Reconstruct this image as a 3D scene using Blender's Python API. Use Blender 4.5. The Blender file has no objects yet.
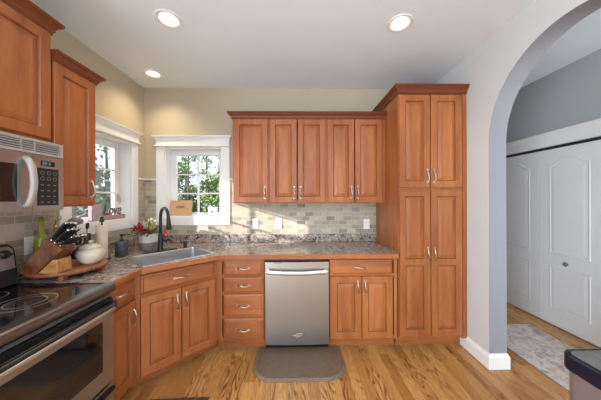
import bpy, bmesh, math, random
from mathutils import Vector, Matrix
from mathutils.geometry import delaunay_2d_cdt
PI = math.pi
random.seed(7)
SC = bpy.context.scene
COL = SC.collection

# ------------------------------------------------------------------ camera
cam = bpy.data.cameras.new('camera')
cam.sensor_width = 36.0
cam.lens = 36.0 * 229.366 / 601.0
cam.shift_y = -0.7 / 601.0
cam.clip_start = 0.03
camo = bpy.data.objects.new('camera', cam)
COL.objects.link(camo)
camo.matrix_world = (Matrix.Translation((0, -2.7596, 1.4218)) @ Matrix.Rotation(-0.0164, 4, 'Z')
                     @ Matrix.Rotation(PI / 2, 4, 'X') @ Matrix.Rotation(-0.0034, 4, 'Z'))
SC.camera = camo

# ------------------------------------------------------------------ light and exposure
SC.view_settings.view_transform = 'Standard'
SC.view_settings.look = 'None'
SC.view_settings.gamma = 1.0
SC.view_settings.exposure = 0.10
SC.cycles.use_denoising = True
SC.cycles.max_bounces = 10
SC.cycles.diffuse_bounces = 5
SC.cycles.sample_clamp_indirect = 6.0

w = bpy.data.worlds.new('sky'); SC.world = w; w.use_nodes = True
wn = w.node_tree.nodes; wl = w.node_tree.links
bg = wn['Background']; bg.inputs['Color'].default_value = (0.74, 0.85, 1.0, 1); bg.inputs['Strength'].default_value = 1.4

SUN_DIR = Vector((1.0, 0.39, -0.297)).normalized()
sl = bpy.data.lights.new('sun', 'SUN'); sl.energy = 12.0; sl.angle = 0.009; sl.color = (1.0, 0.96, 0.90)
so = bpy.data.objects.new('sun', sl); COL.objects.link(so)
so.rotation_euler = SUN_DIR.to_track_quat('-Z', 'Y').to_euler()

def area(name, loc, direction, sx, sy, power, color):
    l = bpy.data.lights.new(name, 'AREA'); l.shape = 'RECTANGLE'; l.size = sx; l.size_y = sy
    l.energy = power; l.color = color
    o = bpy.data.objects.new(name, l); COL.objects.link(o); o.location = loc
    o.rotation_euler = Vector(direction).to_track_quat('-Z', 'Y').to_euler()
    return o
# area lamps out of view: side glazing daylight, plus added rear, overhead and hall fill
area('rear_fill', (-0.15, -5.35, 1.35), (0, 1, 0.12), 2.8, 2.2, 36, (0.72, 0.85, 1.0))  # added fill lamp in the rear opening, tipped up towards the ceiling
area('side_daylight', (-1.86, -3.85, 1.15), (1, 0.10, 0.06), 1.5, 1.9, 165, (0.80, 0.90, 1.0))
area('overhead_fill', (0.0, -4.2, 2.65), (0, 0.35, -1), 2.6, 1.6, 70, (0.80, 0.90, 1.0))  # added overhead fill lamp behind the camera, no fixture there
area('hall_fill', (2.2, -4.6, 1.5), (0.12, 1, 0.55), 0.9, 1.9, 84, (0.92, 0.95, 1.0))  # added fill lamp down the hall, out of view, brightens doors and ceiling

# ------------------------------------------------------------------ node helpers
def mat(name, color=(.5, .5, .5), rough=.5, metal=0.0, spec=.5, emit=None, estr=0):
    m = bpy.data.materials.new(name); m.use_nodes = True
    b = m.node_tree.nodes['Principled BSDF']
    b.inputs['Base Color'].default_value = (*color, 1)
    b.inputs['Roughness'].default_value = rough
    b.inputs['Metallic'].default_value = metal
    b.inputs['Specular IOR Level'].default_value = spec
    if emit:
        b.inputs['Emission Color'].default_value = (*emit, 1); b.inputs['Emission Strength'].default_value = estr
    return m
class NT:
    def __init__(s, m): s.m = m; s.n = m.node_tree.nodes; s.l = m.node_tree.links; s.b = s.n['Principled BSDF']
    def node(s, t, **kw):
        n = s.n.new(t)
        for k, v in kw.items():
            if hasattr(n, k) and not k.startswith('i_'): setattr(n, k, v)
        return n
    def inp(s, sock, v):
        if hasattr(v, 'is_linked') or hasattr(v, 'links'): s.l.new(v, sock)
        else: sock.default_value = v
    def math(s, op, a, b=0.0, c=None):
        n = s.n.new('ShaderNodeMath'); n.operation = op
        s.inp(n.inputs[0], a); s.inp(n.inputs[1], b)
        if c is not None: s.inp(n.inputs[2], c)
        return n.outputs[0]
    def coord(s, sc=(1, 1, 1), kind='Object'):
        t = s.n.new('ShaderNodeTexCoord'); mp = s.n.new('ShaderNodeMapping'); mp.inputs['Scale'].default_value = sc
        s.l.new(t.outputs[kind], mp.inputs['Vector']); return mp.outputs['Vector']
    def noise(s, vec, scale, detail=3, rough=.55, dist=0):
        n = s.n.new('ShaderNodeTexNoise'); s.l.new(vec, n.inputs['Vector'])
        n.inputs['Scale'].default_value = scale; n.inputs['Detail'].default_value = detail
        n.inputs['Roughness'].default_value = rough; n.inputs['Distortion'].default_value = dist
        return n.outputs['Fac']
    def ramp(s, fac, stops, interp='LINEAR'):
        n = s.n.new('ShaderNodeValToRGB'); s.l.new(fac, n.inputs['Fac']); e = n.color_ramp
        e.interpolation = interp
        while len(e.elements) < len(stops): e.elements.new(.5)
        for q, (p, c) in zip(e.elements, stops): q.position = p; q.color = (*c, 1)
        return n.outputs['Color']
    def mix(s, fac, a, b, mode='MIX'):
        n = s.n.new('ShaderNodeMix'); n.data_type = 'RGBA'; n.blend_type = mode
        s.inp(n.inputs[0], fac)
        for sock, v in ((n.inputs[6], a), (n.inputs[7], b)):
            if isinstance(v, tuple): sock.default_value = (*v, 1)
            else: s.l.new(v, sock)
        return n.outputs[2]
    def bump(s, h, strength=.2, dist=.002):
        n = s.n.new('ShaderNodeBump'); n.inputs['Strength'].default_value = strength; n.inputs['Distance'].default_value = dist
        s.l.new(h, n.inputs['Height']); s.l.new(n.outputs['Normal'], s.b.inputs['Normal'])
    def color(s, c): s.l.new(c, s.b.inputs['Base Color'])

def paint(name, c, rough=.6):
    m = mat(name, c, rough); t = NT(m); v = t.coord()
    f = t.noise(v, 2.5, 2)
    t.color(t.mix(f, tuple(x * .97 for x in c), tuple(min(1, x * 1.03) for x in c)))
    t.bump(t.noise(v, 220, 2), .06, .001); return m

M = {}
M['wall'] = paint('beige_wall_paint', (.47, .405, .295))
M['wall_grey'] = paint('pale_grey_wall_paint', (.60, .61, .61))
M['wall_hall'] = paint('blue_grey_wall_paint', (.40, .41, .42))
M['arch'] = paint('shaded_arch_paint', (.25, .256, .28))  # wall paint darkened and cooled: shade on soffit and pier end put into colour
M['ceiling'] = paint('white_ceiling_paint', (.75, .82, .885), .8)
M['white'] = paint('white_trim_paint', (.80, .80, .80), .35)
M['door_white'] = paint('white_door_paint', (.74, .73, .73), .4)
M['plastic_white'] = mat('white_plastic', (.82, .82, .80), .35)
M['black'] = mat('black_plastic', (.012, .012, .014), .35)
M['black_gloss'] = mat('black_glass', (.008, .008, .009), .05, 0, .9)
M['black_metal'] = mat('matte_black_metal', (.018, .022, .03), .32, .3)
M['dark_gap'] = mat('dark_toe_plastic', (.01, .01, .01), .6)
M['nickel'] = mat('satin_nickel', (.62, .575, .50), .3, 1)
M['chrome'] = mat('chrome', (.8, .8, .82), .12, 1)
M['handle_steel'] = mat('bright_satin_steel', (.72, .71, .70), .38, 1)
M['navy'] = mat('navy_black_plastic', (.006, .007, .02), .22)
M['grey_plastic'] = mat('grey_plastic', (.16, .16, .155), .5)
M['handle_grey'] = mat('silver_painted_plastic', (.40, .39, .37), .4, .25)

def steel(name, c, rough, horiz=False):
    m = mat(name, c, rough, 1); t = NT(m)
    v = t.coord((3, 3, 260) if horiz else (260, 260, 3))
    n = t.noise(v, 1, 2)
    t.l.new(t.math('MULTIPLY_ADD', n, .14, rough - .07), t.b.inputs['Roughness'])
    t.bump(n, .035, .0006); return m
M['steel'] = steel('brushed_stainless', (.49, .505, .51), .36, True)
M['steel_dark'] = steel('dark_stainless', (.24, .235, .23), .3, True)
M['steel_door'] = steel('dishwasher_stainless', (.39, .38, .365), .33, False)
M['steel_sink'] = steel('stainless_sink', (.66, .66, .67), .30, True)
M['steel_bin'] = steel('stainless_bin', (.42, .43, .52), .34, False); M['steel_bin'].node_tree.nodes['Principled BSDF'].inputs['Metallic'].default_value = .85

def cherry(name, axis='Z', k=1.0, kg=None):
    kg = k if kg is None else kg
    m = mat(name, (.4, .13, .05), .38, 0, .4); t = NT(m)
    sc = {'Z': (9, 9, 1.1), 'X': (1.1, 9, 9), 'Y': (9, 1.1, 9)}[axis]
    v = t.coord(sc)
    oi = t.n.new('ShaderNodeObjectInfo')
    add = t.n.new('ShaderNodeVectorMath'); add.operation = 'ADD'
    cmb = t.n.new('ShaderNodeCombineXYZ')
    t.l.new(t.math('MULTIPLY', oi.outputs['Random'], 37), cmb.inputs[0]); t.l.new(cmb.outputs[0], cmb.inputs[0]) if False else None
    t.l.new(v, add.inputs[0]); t.l.new(cmb.outputs[0], add.inputs[1])
    v = add.outputs[0]
    f = t.noise(v, 1.2, 4, .6, .6); f2 = t.noise(v, 9, 3, .6)
    mixf = t.math('ADD', t.math('MULTIPLY', f, .75), t.math('MULTIPLY', f2, .25))
    c = t.ramp(mixf, [(.30, (.232 * k, .068 * kg, .019 * kg)), (.5, (.340 * k, .110 * kg, .033 * kg)), (.72, (.445 * k, .159 * kg, .051 * kg))])
    val = t.math('MULTIPLY_ADD', oi.outputs['Random'], .16, .92)
    hs = t.n.new('ShaderNodeHueSaturation'); t.l.new(c, hs.inputs['Color']); t.l.new(val, hs.inputs['Value'])
    t.color(hs.outputs[0]); t.bump(f2, .03, .001); return m
M['cherry'] = cherry('cherry_stained_maple', 'Z')
M['cherry_h'] = cherry('cherry_stained_maple_rail', 'X')
M['glaze'] = cherry('brown_glazed_groove', 'Z', .62)
M['cherry_edge'] = cherry('cherry_counter_edge', 'X', 1.08)
M['cherry_crown'] = cherry('cherry_crown', 'X', .50, .36)

def oak_floor():
    m = mat('oak_strip_floor', (.5, .3, .12), .3); t = NT(m)
    tc = t.n.new('ShaderNodeTexCoord'); sp = t.n.new('ShaderNodeSeparateXYZ'); t.l.new(tc.outputs['Object'], sp.inputs[0])
    W = .083
    u = t.math('DIVIDE', sp.outputs[0], W); col = t.math('FLOOR', u)
    wn1 = t.n.new('ShaderNodeTexWhiteNoise'); wn1.noise_dimensions = '1D'; t.l.new(col, wn1.inputs['W'])
    vv = t.math('ADD', t.math('DIVIDE', sp.outputs[1], 1.15), t.math('MULTIPLY', wn1.outputs['Value'], 7))
    row = t.math('FLOOR', vv)
    wn2 = t.n.new('ShaderNodeTexWhiteNoise'); wn2.noise_dimensions = '2D'
    cb = t.n.new('ShaderNodeCombineXYZ'); t.l.new(col, cb.inputs[0]); t.l.new(row, cb.inputs[1]); t.l.new(cb.outputs[0], wn2.inputs['Vector'])
    rnd = wn2.outputs['Value']
    # grain coordinates, shifted per board
    g = t.n.new('ShaderNodeCombineXYZ')
    t.l.new(t.math('ADD', t.math('MULTIPLY', sp.outputs[0], 1.0), t.math('MULTIPLY', rnd, 31)), g.inputs[0])
    t.l.new(t.math('ADD', t.math('MULTIPLY', sp.outputs[1], .11), t.math('MULTIPLY', rnd, 17)), g.inputs[1])
    fine = t.n.new('ShaderNodeMapping'); fine.inputs['Scale'].default_value = (1, .4, 1); t.l.new(g.outputs[0], fine.inputs[0])
    pores = t.noise(fine.outputs[0], 190, 3, .6)
    n1 = t.noise(g.outputs[0], 13, 1, .5)
    rings = t.math('SINE', t.math('MULTIPLY', n1, 84))
    rings = t.math('MULTIPLY_ADD', rings, .5, .5)
    rings = t.math('POWER', rings, 2.0)
    base = t.ramp(rnd, [(0, (.37, .165, .045)), (.35, (.50, .245, .074)), (.7, (.58, .305, .100)), (1, (.43, .195, .055))])
    patch = t.noise(g.outputs[0], 5, 2, .5)
    patch = t.math('MINIMUM', 1.0, t.math('MAXIMUM', .12, t.math('MULTIPLY_ADD', patch, 4.5, -1.75)))
    c = t.mix(t.math('MULTIPLY', t.math('MULTIPLY', rings, patch), .92), base, (.12, .042, .010))
    c = t.mix(t.math('MULTIPLY', t.math('GREATER_THAN', pores, .56), .28), c, (.20, .09, .03))
    fu = t.math('FRACT', u); fv = t.math('FRACT', vv)
    gap = t.math('MAXIMUM', t.math('LESS_THAN', fu, .018), t.math('LESS_THAN', fv, .0016))
    c = t.mix(t.math('MULTIPLY', gap, .6), c, (.10, .05, .02))
    t.color(c)
    t.l.new(t.math('MULTIPLY_ADD', rings, .10, .26), t.b.inputs['Roughness'])
    t.bump(t.math('SUBTRACT', t.math('MULTIPLY', rings, -.2), gap), .12, .001); return m
M['floor'] = oak_floor()

def stone_tile(name, horiz):
    m = mat(name, (.5, .45, .38), .55); t = NT(m)
    tc = t.n.new('ShaderNodeTexCoord'); sp = t.n.new('ShaderNodeSeparateXYZ'); t.l.new(tc.outputs['Object'], sp.inputs[0])
    TW, TH = .101, .0508
    z = t.math('DIVIDE', sp.outputs[2], TH); row = t.math('FLOOR', z)
    u = t.math('ADD', t.math('DIVIDE', sp.outputs[horiz], TW), t.math('MULTIPLY', row, .5)); cell = t.math('FLOOR', u)
    wn1 = t.n.new('ShaderNodeTexWhiteNoise'); wn1.noise_dimensions = '2D'
    cb = t.n.new('ShaderNodeCombineXYZ'); t.l.new(cell, cb.inputs[0]); t.l.new(row, cb.inputs[1]); t.l.new(cb.outputs[0], wn1.inputs['Vector'])
    c = t.ramp(wn1.outputs['Value'], [(0, (.20, .15, .105)), (.16, (.33, .265, .19)), (.4, (.46, .39, .295)), (.65, (.38, .325, .25)), (.85, (.53, .46, .36)), (1, (.25, .215, .175))])
    v = t.coord(); n = t.noise(v, 38, 4, .65)
    c = t.mix(t.math('MULTIPLY', n, .42), c, t.ramp(n, [(.3, (.26, .20, .15)), (.7, (.58, .52, .43))]))
    fu = t.math('FRACT', u); fz = t.math('FRACT', z)
    eu = t.math('MINIMUM', fu, t.math('SUBTRACT', 1, fu)); ez = t.math('MINIMUM', fz, t.math('SUBTRACT', 1, fz))
    gap = t.math('MAXIMUM', t.math('LESS_THAN', eu, .022), t.math('LESS_THAN', ez, .042))
    c = t.mix(gap, c, (.50, .46, .385)); t.color(c)
    t.bump(t.math('SUBTRACT', t.math('MULTIPLY', n, .4), gap), .35, .003); return m
M['tile_x'] = stone_tile('tumbled_stone_tile', 0)
M['tile_y'] = stone_tile('tumbled_stone_tile_side', 1)

def granite():
    m = mat('mottled_laminate', (.4, .33, .28), .14); t = NT(m); v = t.coord()
    a = t.noise(v, 24, 5, .7, .8); b = t.noise(v, 85, 4, .7)
    f = t.math('ADD', t.math('MULTIPLY', a, .6), t.math('MULTIPLY', b, .4))
    c = t.ramp(f, [(.41, (.030, .023, .022)), (.455, (.14, .105, .092)), (.50, (.42, .335, .275)), (.535, (.20, .165, .155)), (.59, (.62, .54, .46))])
    t.color(c); return m
M['granite'] = granite()

def noisy(name, c1, c2, scale, rough=.6, stretch=(1, 1, 1), bump=0, metal=0):
    m = mat(name, c1, rough, metal); t = NT(m); v = t.coord(stretch); n = t.noise(v, scale, 4, .6)
    t.color(t.ramp(n, [(.32, c1), (.68, c2)]))
    if bump: t.bump(n, bump, .003)
    return m
M['mat'] = noisy('brown_rubber_mat', (.115, .076, .052), (.18, .125, .088), 30, .55, (1, 5, 1), .15)
M['mat_edge'] = noisy('brown_mat_border', (.14, .105, .09), (.18, .14, .12), 30, .5)
M['mat_dark'] = noisy('dark_brown_mat', (.045, .028, .022), (.075, .05, .04), 40, .7, (1, 1, 1), .2)
M['knife_wood'] = noisy('acacia_wood', (.085, .022, .008), (.27, .085, .028), 7, .35, (3, 8, 1.5))
M['wedge_wood'] = noisy('golden_acacia_wood', (.30, .12, .035), (.55, .28, .10), 6, .35, (2, 6, 5))
M['board_wood'] = noisy('reclaimed_board_wood', (.13, .035, .016), (.40, .135, .055), 5, .45, (2, 12, 6))
M['bamboo'] = noisy('bamboo_board', (.46, .27, .13), (.60, .37, .19), 6, .5, (1.5, 8, 9))
M['bamboo_dark'] = mat('burnt_bamboo', (.30, .15, .07), .5)
M['ceramic'] = noisy('cream_stoneware', (.50, .42, .33), (.68, .60, .50), 9, .35)
M['pink_wood'] = noisy('pink_weathered_wood', (.30, .15, .15), (.50, .30, .30), 9, .7, (2, 3, 8))
M['pink_block'] = noisy('mauve_patterned_block', (.36, .24, .29), (.52, .40, .45), 26, .7)
M['bottle_green'] = mat('green_glass', (.22, .26, .018), .08)
M['oil'] = mat('olive_oil_glass', (.34, .26, .02), .08)
M['cork'] = noisy('cork', (.20, .07, .035), (.30, .12, .06), 60, .7)
M['brass'] = mat('aged_brass', (.55, .42, .20), .3, 1)
M['towel'] = noisy('peach_paper_towel', (.66, .54, .44), (.74, .62, .52), 40, .9, (1, 1, 1), .2)
M['soap'] = noisy('slate_grey_ceramic', (.035, .042, .055), (.06, .068, .085), 30, .4)
M['pot_top'] = noisy('white_glazed_clay', (.55, .54, .50), (.68, .66, .62), 30, .45)
M['pot_base'] = noisy('taupe_glazed_clay', (.20, .185, .15), (.28, .26, .215), 30, .5)
M['soil'] = noisy('potting_soil', (.03, .02, .014), (.09, .06, .04), 80, .9)
M['leaf'] = noisy('plant_leaf', (.05, .15, .025), (.20, .34, .09), 14, .4)
M['leaf_pale'] = noisy('pale_plant_leaf', (.30, .40, .22), (.62, .60, .42), 18, .45)
M['red'] = noisy('crimson_petal', (.32, .008, .02), (.60, .03, .06), 16, .45)
M['maroon'] = noisy('maroon_petal', (.10, .008, .03), (.22, .02, .06), 16, .45)
M['orange'] = noisy('coral_petal', (.70, .13, .05), (.80, .28, .16), 16, .45)
M['cream'] = noisy('cream_petal', (.66, .60, .46), (.80, .74, .62), 16, .45)
M['purple'] = mat('violet_print', (.30, .14, .62), .4)
M['cup'] = mat('white_porcelain', (.86, .86, .86), .2)
M['bark'] = noisy('tree_bark', (.05, .042, .036), (.16, .14, .125), 12, .9, (1, 1, .3))
M['grass'] = noisy('lawn', (.09, .14, .04), (.19, .24, .09), 4, .9)
def leafmat(name, a, b):
    m = noisy(name, a, b, .9, .6); return m
M['tree_a'] = leafmat('dark_foliage', (.045, .085, .024), (.13, .21, .065))
M['tree_b'] = leafmat('fresh_foliage', (.10, .18, .045), (.28, .38, .13))
M['tree_c'] = leafmat('grey_green_foliage', (.13, .155, .12), (.27, .30, .24))

def rugmat():
    m = mat('distressed_rug_pile', (.5, .45, .42), .95); t = NT(m); v = t.coord()
    a = t.noise(v, 7, 5, .75, 1.6); b = t.noise(v, 34, 3, .7)
    f = t.math('ADD', t.math('MULTIPLY', a, .7), t.math('MULTIPLY', b, .3))
    c = t.ramp(f, [(.36, (.22, .21, .215)), (.44, (.40, .35, .325)), (.52, (.60, .50, .44)), (.66, (.70, .62, .56))])
    t.color(c); t.bump(b, .3, .004); return m
M['rug'] = rugmat()

def glassmat():
    m = bpy.data.materials.new('window_pane_glass'); m.use_nodes = True; n = m.node_tree.nodes; l = m.node_tree.links
    n.clear(); o = n.new('ShaderNodeOutputMaterial'); tr = n.new('ShaderNodeBsdfTransparent'); g = n.new('ShaderNodeBsdfGlossy')
    g.inputs['Roughness'].default_value = .02; mx = n.new('ShaderNodeMixShader'); fr = n.new('ShaderNodeMath'); fr.operation = 'MULTIPLY_ADD'; lw_ = n.new('ShaderNodeLayerWeight'); pw_ = n.new('ShaderNodeMath'); pw_.operation = 'POWER'; pw_.inputs[1].default_value = 4; l.new(lw_.outputs['Facing'], pw_.inputs[0]); l.new(pw_.outputs[0], fr.inputs[0]); fr.inputs[1].default_value = .5; fr.inputs[2].default_value = .02
    l.new(fr.outputs[0], mx.inputs[0]); l.new(tr.outputs[0], mx.inputs[1]); l.new(g.outputs[0], mx.inputs[2]); l.new(mx.outputs[0], o.inputs[0])
    return m
M['glass'] = glassmat()
M['lens'] = mat('lit_lamp_lens', (1, 1, 1), .4, emit=(1.0, .93, .82), estr=5)
M['display'] = mat('clock_display', (.01, .02, .03), .2, emit=(.10, .75, .80), estr=.5)
M['keys'] = mat('grey_key_print', (.20, .20, .20), .5)
M['slot'] = mat('socket_slot', (.12, .12, .12), .5)

# ------------------------------------------------------------------ mesh builder
class MB:
    def __init__(s): s.v = []; s.f = []; s.m = []; s.s = []
    def add(s, vs, fs, mi=0, smooth=False):
        o = len(s.v); s.v += [tuple(p) for p in vs]
        for f in fs: s.f.append([o + i for i in f]); s.m.append(mi); s.s.append(smooth)
        return s
    def box(s, x0, x1, y0, y1, z0, z1, mi=0):
        if x0 > x1: x0, x1 = x1, x0
        if y0 > y1: y0, y1 = y1, y0
        if z0 > z1: z0, z1 = z1, z0
        return s.add([(x0, y0, z0), (x1, y0, z0), (x1, y1, z0), (x0, y1, z0), (x0, y0, z1), (x1, y0, z1), (x1, y1, z1), (x0, y1, z1)],
                     [(0, 3, 2, 1), (4, 5, 6, 7), (0, 1, 5, 4), (1, 2, 6, 5), (2, 3, 7, 6), (3, 0, 4, 7)], mi)
    def loops(s, loops, mi=0, smooth=False, closed=True, cap0=True, cap1=True):
        n = len(loops[0]); vs = [p for L in loops for p in L]; fs = []
        for k in range(len(loops) - 1):
            for i in range(n if closed else n - 1):
                j = (i + 1) % n
                fs.append((k * n + i, k * n + j, (k + 1) * n + j, (k + 1) * n + i))
        s.add(vs, fs, mi, smooth)
        o = len(s.v) - len(vs)
        if cap0: s.f.append([o + i for i in reversed(range(n))]); s.m.append(mi); s.s.append(False)
        if cap1: s.f.append([o + (len(loops) - 1) * n + i for i in range(n)]); s.m.append(mi); s.s.append(False)
        return s
    def tube(s, pts, r, n=10, mi=0, flat=None):
        pts = [Vector(p) for p in pts]; L = []
        rs = r if isinstance(r, (list, tuple)) else [r] * len(pts)
        up = None
        for i, p in enumerate(pts):
            d = (pts[min(i + 1, len(pts) - 1)] - pts[max(i - 1, 0)]).normalized()
            if up is None:
                up = Vector((0, 0, 1)) if abs(d.z) < .9 else Vector((1, 0, 0))
            a = d.cross(up)
            if a.length < 1e-5: a = d.orthogonal()
            a.normalize(); b = a.cross(d).normalized(); up = b
            fx, fy = flat if flat else (1, 1)
            L.append([p + a * math.cos(t) * rs[i] * fx + b * math.sin(t) * rs[i] * fy for t in [2 * PI * k / n for k in range(n)]])
        return s.loops(L, mi, True)
    def lathe(s, prof, c=(0, 0, 0), n=28, mi=0, cap0=True, cap1=True, sx=1, sy=1):
        L = [[(c[0] + r * sx * math.cos(2 * PI * k / n), c[1] + r * sy * math.sin(2 * PI * k / n), c[2] + z) for k in range(n)] for r, z in prof]
        return s.loops(L, mi, True, True, cap0, cap1)
    def prism(s, poly, z0, z1, mi=0):
        return s.loops([[(x, y, z0) for x, y in poly], [(x, y, z1) for x, y in poly]], mi)
    def build(s, name, m, parent=None, bevel=0, seg=2, loc=None):
        me = bpy.data.meshes.new(name); me.from_pydata(s.v, [], s.f)
        for q in (m if isinstance(m, (list, tuple)) else [m]): me.materials.append(q)
        for p, mi, sm in zip(me.polygons, s.m, s.s): p.material_index = mi; p.use_smooth = sm
        bm = bmesh.new(); bm.from_mesh(me); bmesh.ops.recalc_face_normals(bm, faces=bm.faces); bm.to_mesh(me); bm.free()
        o = bpy.data.objects.new(name, me); COL.objects.link(o)
        if parent: o.parent = parent
        if loc: o.location = loc
        if bevel:
            b = o.modifiers.new('bevel', 'BEVEL'); b.width = bevel; b.segments = seg; b.limit_method = 'ANGLE'; b.angle_limit = math.radians(40)
        return o

def tag(o, label, cat, group=None):
    o['label'] = label; o['category'] = cat
    if group: o['group'] = group
    return o
def thing(name, label, cat, loc=(0, 0, 0), rz=0, group=None):
    o = bpy.data.objects.new(name, None); COL.objects.link(o); o.location = loc; o.rotation_euler = (0, 0, rz)
    o.empty_display_size = .05
    return tag(o, label, cat, group)
def struct(o): o['kind'] = 'structure'; return o
def sempty(name):
    o = bpy.data.objects.new(name, None); COL.objects.link(o); o.empty_display_size = .05; return struct(o)
def copy_tree(o, parent=None):
    c = o.copy(); COL.objects.link(c)
    if parent: c.parent = parent
    for ch in [q for q in COL.objects if q.parent == o]: copy_tree(ch, c)
    return c

def fill_poly(mb, outer, holes, z, mi=0):
    """flat polygon with holes at height z"""
    pts = []; edges = []
    for L in [outer] + holes:
        o = len(pts); pts += [Vector(p) for p in L]; edges += [(o + i, o + (i + 1) % len(L)) for i in range(len(L))]
    vo, eo, fo, *_ = delaunay_2d_cdt(pts, edges, [], 0, 1e-6)
    def inside(p, L):
        c = False
        for i in range(len(L)):
            a, b = L[i], L[i - 1]
            if (a[1] > p[1]) != (b[1] > p[1]) and p[0] < (b[0] - a[0]) * (p[1] - a[1]) / (b[1] - a[1]) + a[0]: c = not c
        return c
    fs = []
    for f in fo:
        ctr = sum((vo[i] for i in f), Vector((0, 0))) / len(f)
        if inside(ctr, outer) and not any(inside(ctr, h) for h in holes): fs.append(tuple(f))
    mb.add([(p.x, p.y, z) for p in vo], fs, mi)
def slab(mb, outer, holes, z0, z1, mi=0):
    fill_poly(mb, outer, holes, z0, mi); fill_poly(mb, outer, holes, z1, mi)
    for L in [outer] + holes: mb.loops([[(x, y, z0) for x, y in L], [(x, y, z1) for x, y in L]], mi, cap0=False, cap1=False)

# ------------------------------------------------------------------ the setting
XL, XR, H = -1.8128, 1.6059, 2.753
WT = .15
XH = 2.86                       # closet wall of the hall
mb = MB().box(-2.1, 3.3, -6.6, 1.7, -.06, 0)
struct(mb.build('floor', M['floor']))

LIGHTS = [(-.940, -1.055), (-1.512, -.312), (.785, -1.037)]
circ = lambda cx, cy, r, n=28: [(cx + r * math.cos(2 * PI * k / n), cy + r * math.sin(2 * PI * k / n)) for k in range(n)]
mb = MB(); slab(mb, [(XL - WT, -6.6), (XR + WT, -6.6), (XR + WT, .16), (XL - WT, .16)], [circ(x, y, .068) for x, y in LIGHTS], H, H + .14)
struct(mb.build('ceiling', M['ceiling']))
mb = MB().box(XR + WT, 3.3, -6.6, 1.7, 2.83, 2.97)
struct(mb.build('ceiling_hall', M['ceiling']))

def wall_with_hole(axis, f, b, a0, a1, h0, h1, hz0, hz1, z1=H):
    """wall in plane axis=f, thick to b; spans a0..a1; one opening"""
    mb = MB()
    def bx(p, q, z0, z):
        if axis == 0: mb.box(f, b, p, q, z0, z)
        else: mb.box(p, q, f, b, z0, z)
    bx(a0, h0, 0, z1); bx(h1, a1, 0, z1); bx(h0, h1, 0, hz0); bx(h0, h1, hz1, z1)
    return mb
OZ0, OZ1 = 1.215, 2.045
BW0, BW1 = -1.570, -.890          # back window opening in x
LW0, LW1 = -.900, -.225           # left window opening in y
struct(wall_with_hole(1, 0, .16, XL - WT, XR + WT, BW0, BW1, OZ0, OZ1).build('wall_back', M['wall']))
# left wall: kitchen window plus a second, narrow window further along behind the camera
mb = MB()
def lw(a, b, z0, z1): mb.box(XL, XL - WT, a, b, z0, z1)
lw(LW1, 0, 0, H); lw(LW0, LW1, 0, OZ0); lw(LW0, LW1, OZ1, H); lw(-3.1, LW0, 0, H); lw(-4.6, -3.1, 2.12, H); lw(-4.6, -3.1, 0, .04); lw(-6.6, -4.6, 0, H)
struct(mb.build('wall_left', M['wall']))

# right wall with the arch
AY, AA, AB, AZ = -1.422, .556, .628, 1.893
mb = MB()
mb.box(XR, XR + WT, AY + AA, 0, 0, H)
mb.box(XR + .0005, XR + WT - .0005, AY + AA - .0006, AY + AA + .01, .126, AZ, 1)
mb.box(XR, XR + WT, .16, 1.7, 0, 2.83)
mb.box(XR, XR + WT, -6.6, AY - AA, 0, H)
N = 40
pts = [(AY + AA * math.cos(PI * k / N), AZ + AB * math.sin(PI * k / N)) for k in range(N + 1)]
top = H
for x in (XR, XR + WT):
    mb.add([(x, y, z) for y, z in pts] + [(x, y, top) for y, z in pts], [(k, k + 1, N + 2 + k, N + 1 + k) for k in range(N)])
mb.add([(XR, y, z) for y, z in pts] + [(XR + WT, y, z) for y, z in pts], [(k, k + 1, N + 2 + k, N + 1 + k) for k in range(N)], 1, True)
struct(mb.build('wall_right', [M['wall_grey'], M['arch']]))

# hall walls
CL0, CL1, CZ = -1.84, .48, 2.005   # closet opening
mb = MB()
mb.box(XH, XH + .14, CL1, 1.7, 0, 2.83); mb.box(XH, XH + .14, -6.6, CL0, 0, 2.83); mb.box(XH, XH + .14, CL0, CL1, CZ, 2.83)
mb.box(XH + .30, XH + .34, CL0 - .1, CL1 + .1, 0, 2.3)
struct(mb.build('wall_hall', M['wall_hall']))
struct(MB().box(XR + WT, XH, 1.56, 1.7, 0, 2.83).build('wall_hall_end', M['wall_hall']))
# rear wall with the wide glazed opening
struct(wall_with_hole(1, -5.5, -5.65, XL - WT, 3.3, -1.6, 1.3, .05, 2.4, 2.9).build('wall_rear', M['wall_grey']))

# baseboard round the arch pier
def base_run(path, name, h=.125, t=.016):
    """baseboard along a plan path, projecting to the left of travel"""
    prof = [(0, 0), (t, 0), (t, h * .78), (t * .75, h * .84), (t * .45, h * .93), (t * .3, h), (0, h)]
    P = [Vector(p) for p in path]; L = []
    for i, p in enumerate(P):
        ds = []
        if i > 0: ds.append((P[i] - P[i - 1]).normalized())
        if i < len(P) - 1: ds.append((P[i + 1] - P[i]).normalized())
        ns = [Vector((-d.y, d.x)) for d in ds]
        if len(ns) == 2:
            nn = (ns[0] + ns[1]).normalized(); k = 1 / max(.2, nn.dot(ns[0]))
        else: nn, k = ns[0], 1
        L.append([(p.x + nn.x * o * k, p.y + nn.y * o * k, z) for o, z in prof])
    return struct(MB().loops(L).build(name, M['white'], bevel=.001))
yj = AY + AA
base_run([(XR + WT, 1.55), (XR + WT, yj), (XR, yj), (XR, -.535)][::-1], 'baseboard_right') if False else None
# travel so that the room lies on the left-hand side
base_run([(XR, -.54), (XR, yj), (XR + WT, yj), (XR + WT, 1.55)][::-1], 'baseboard_right')
base_run([(XH, CL1 + .075), (XH, 1.55)], 'baseboard_hall')

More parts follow.
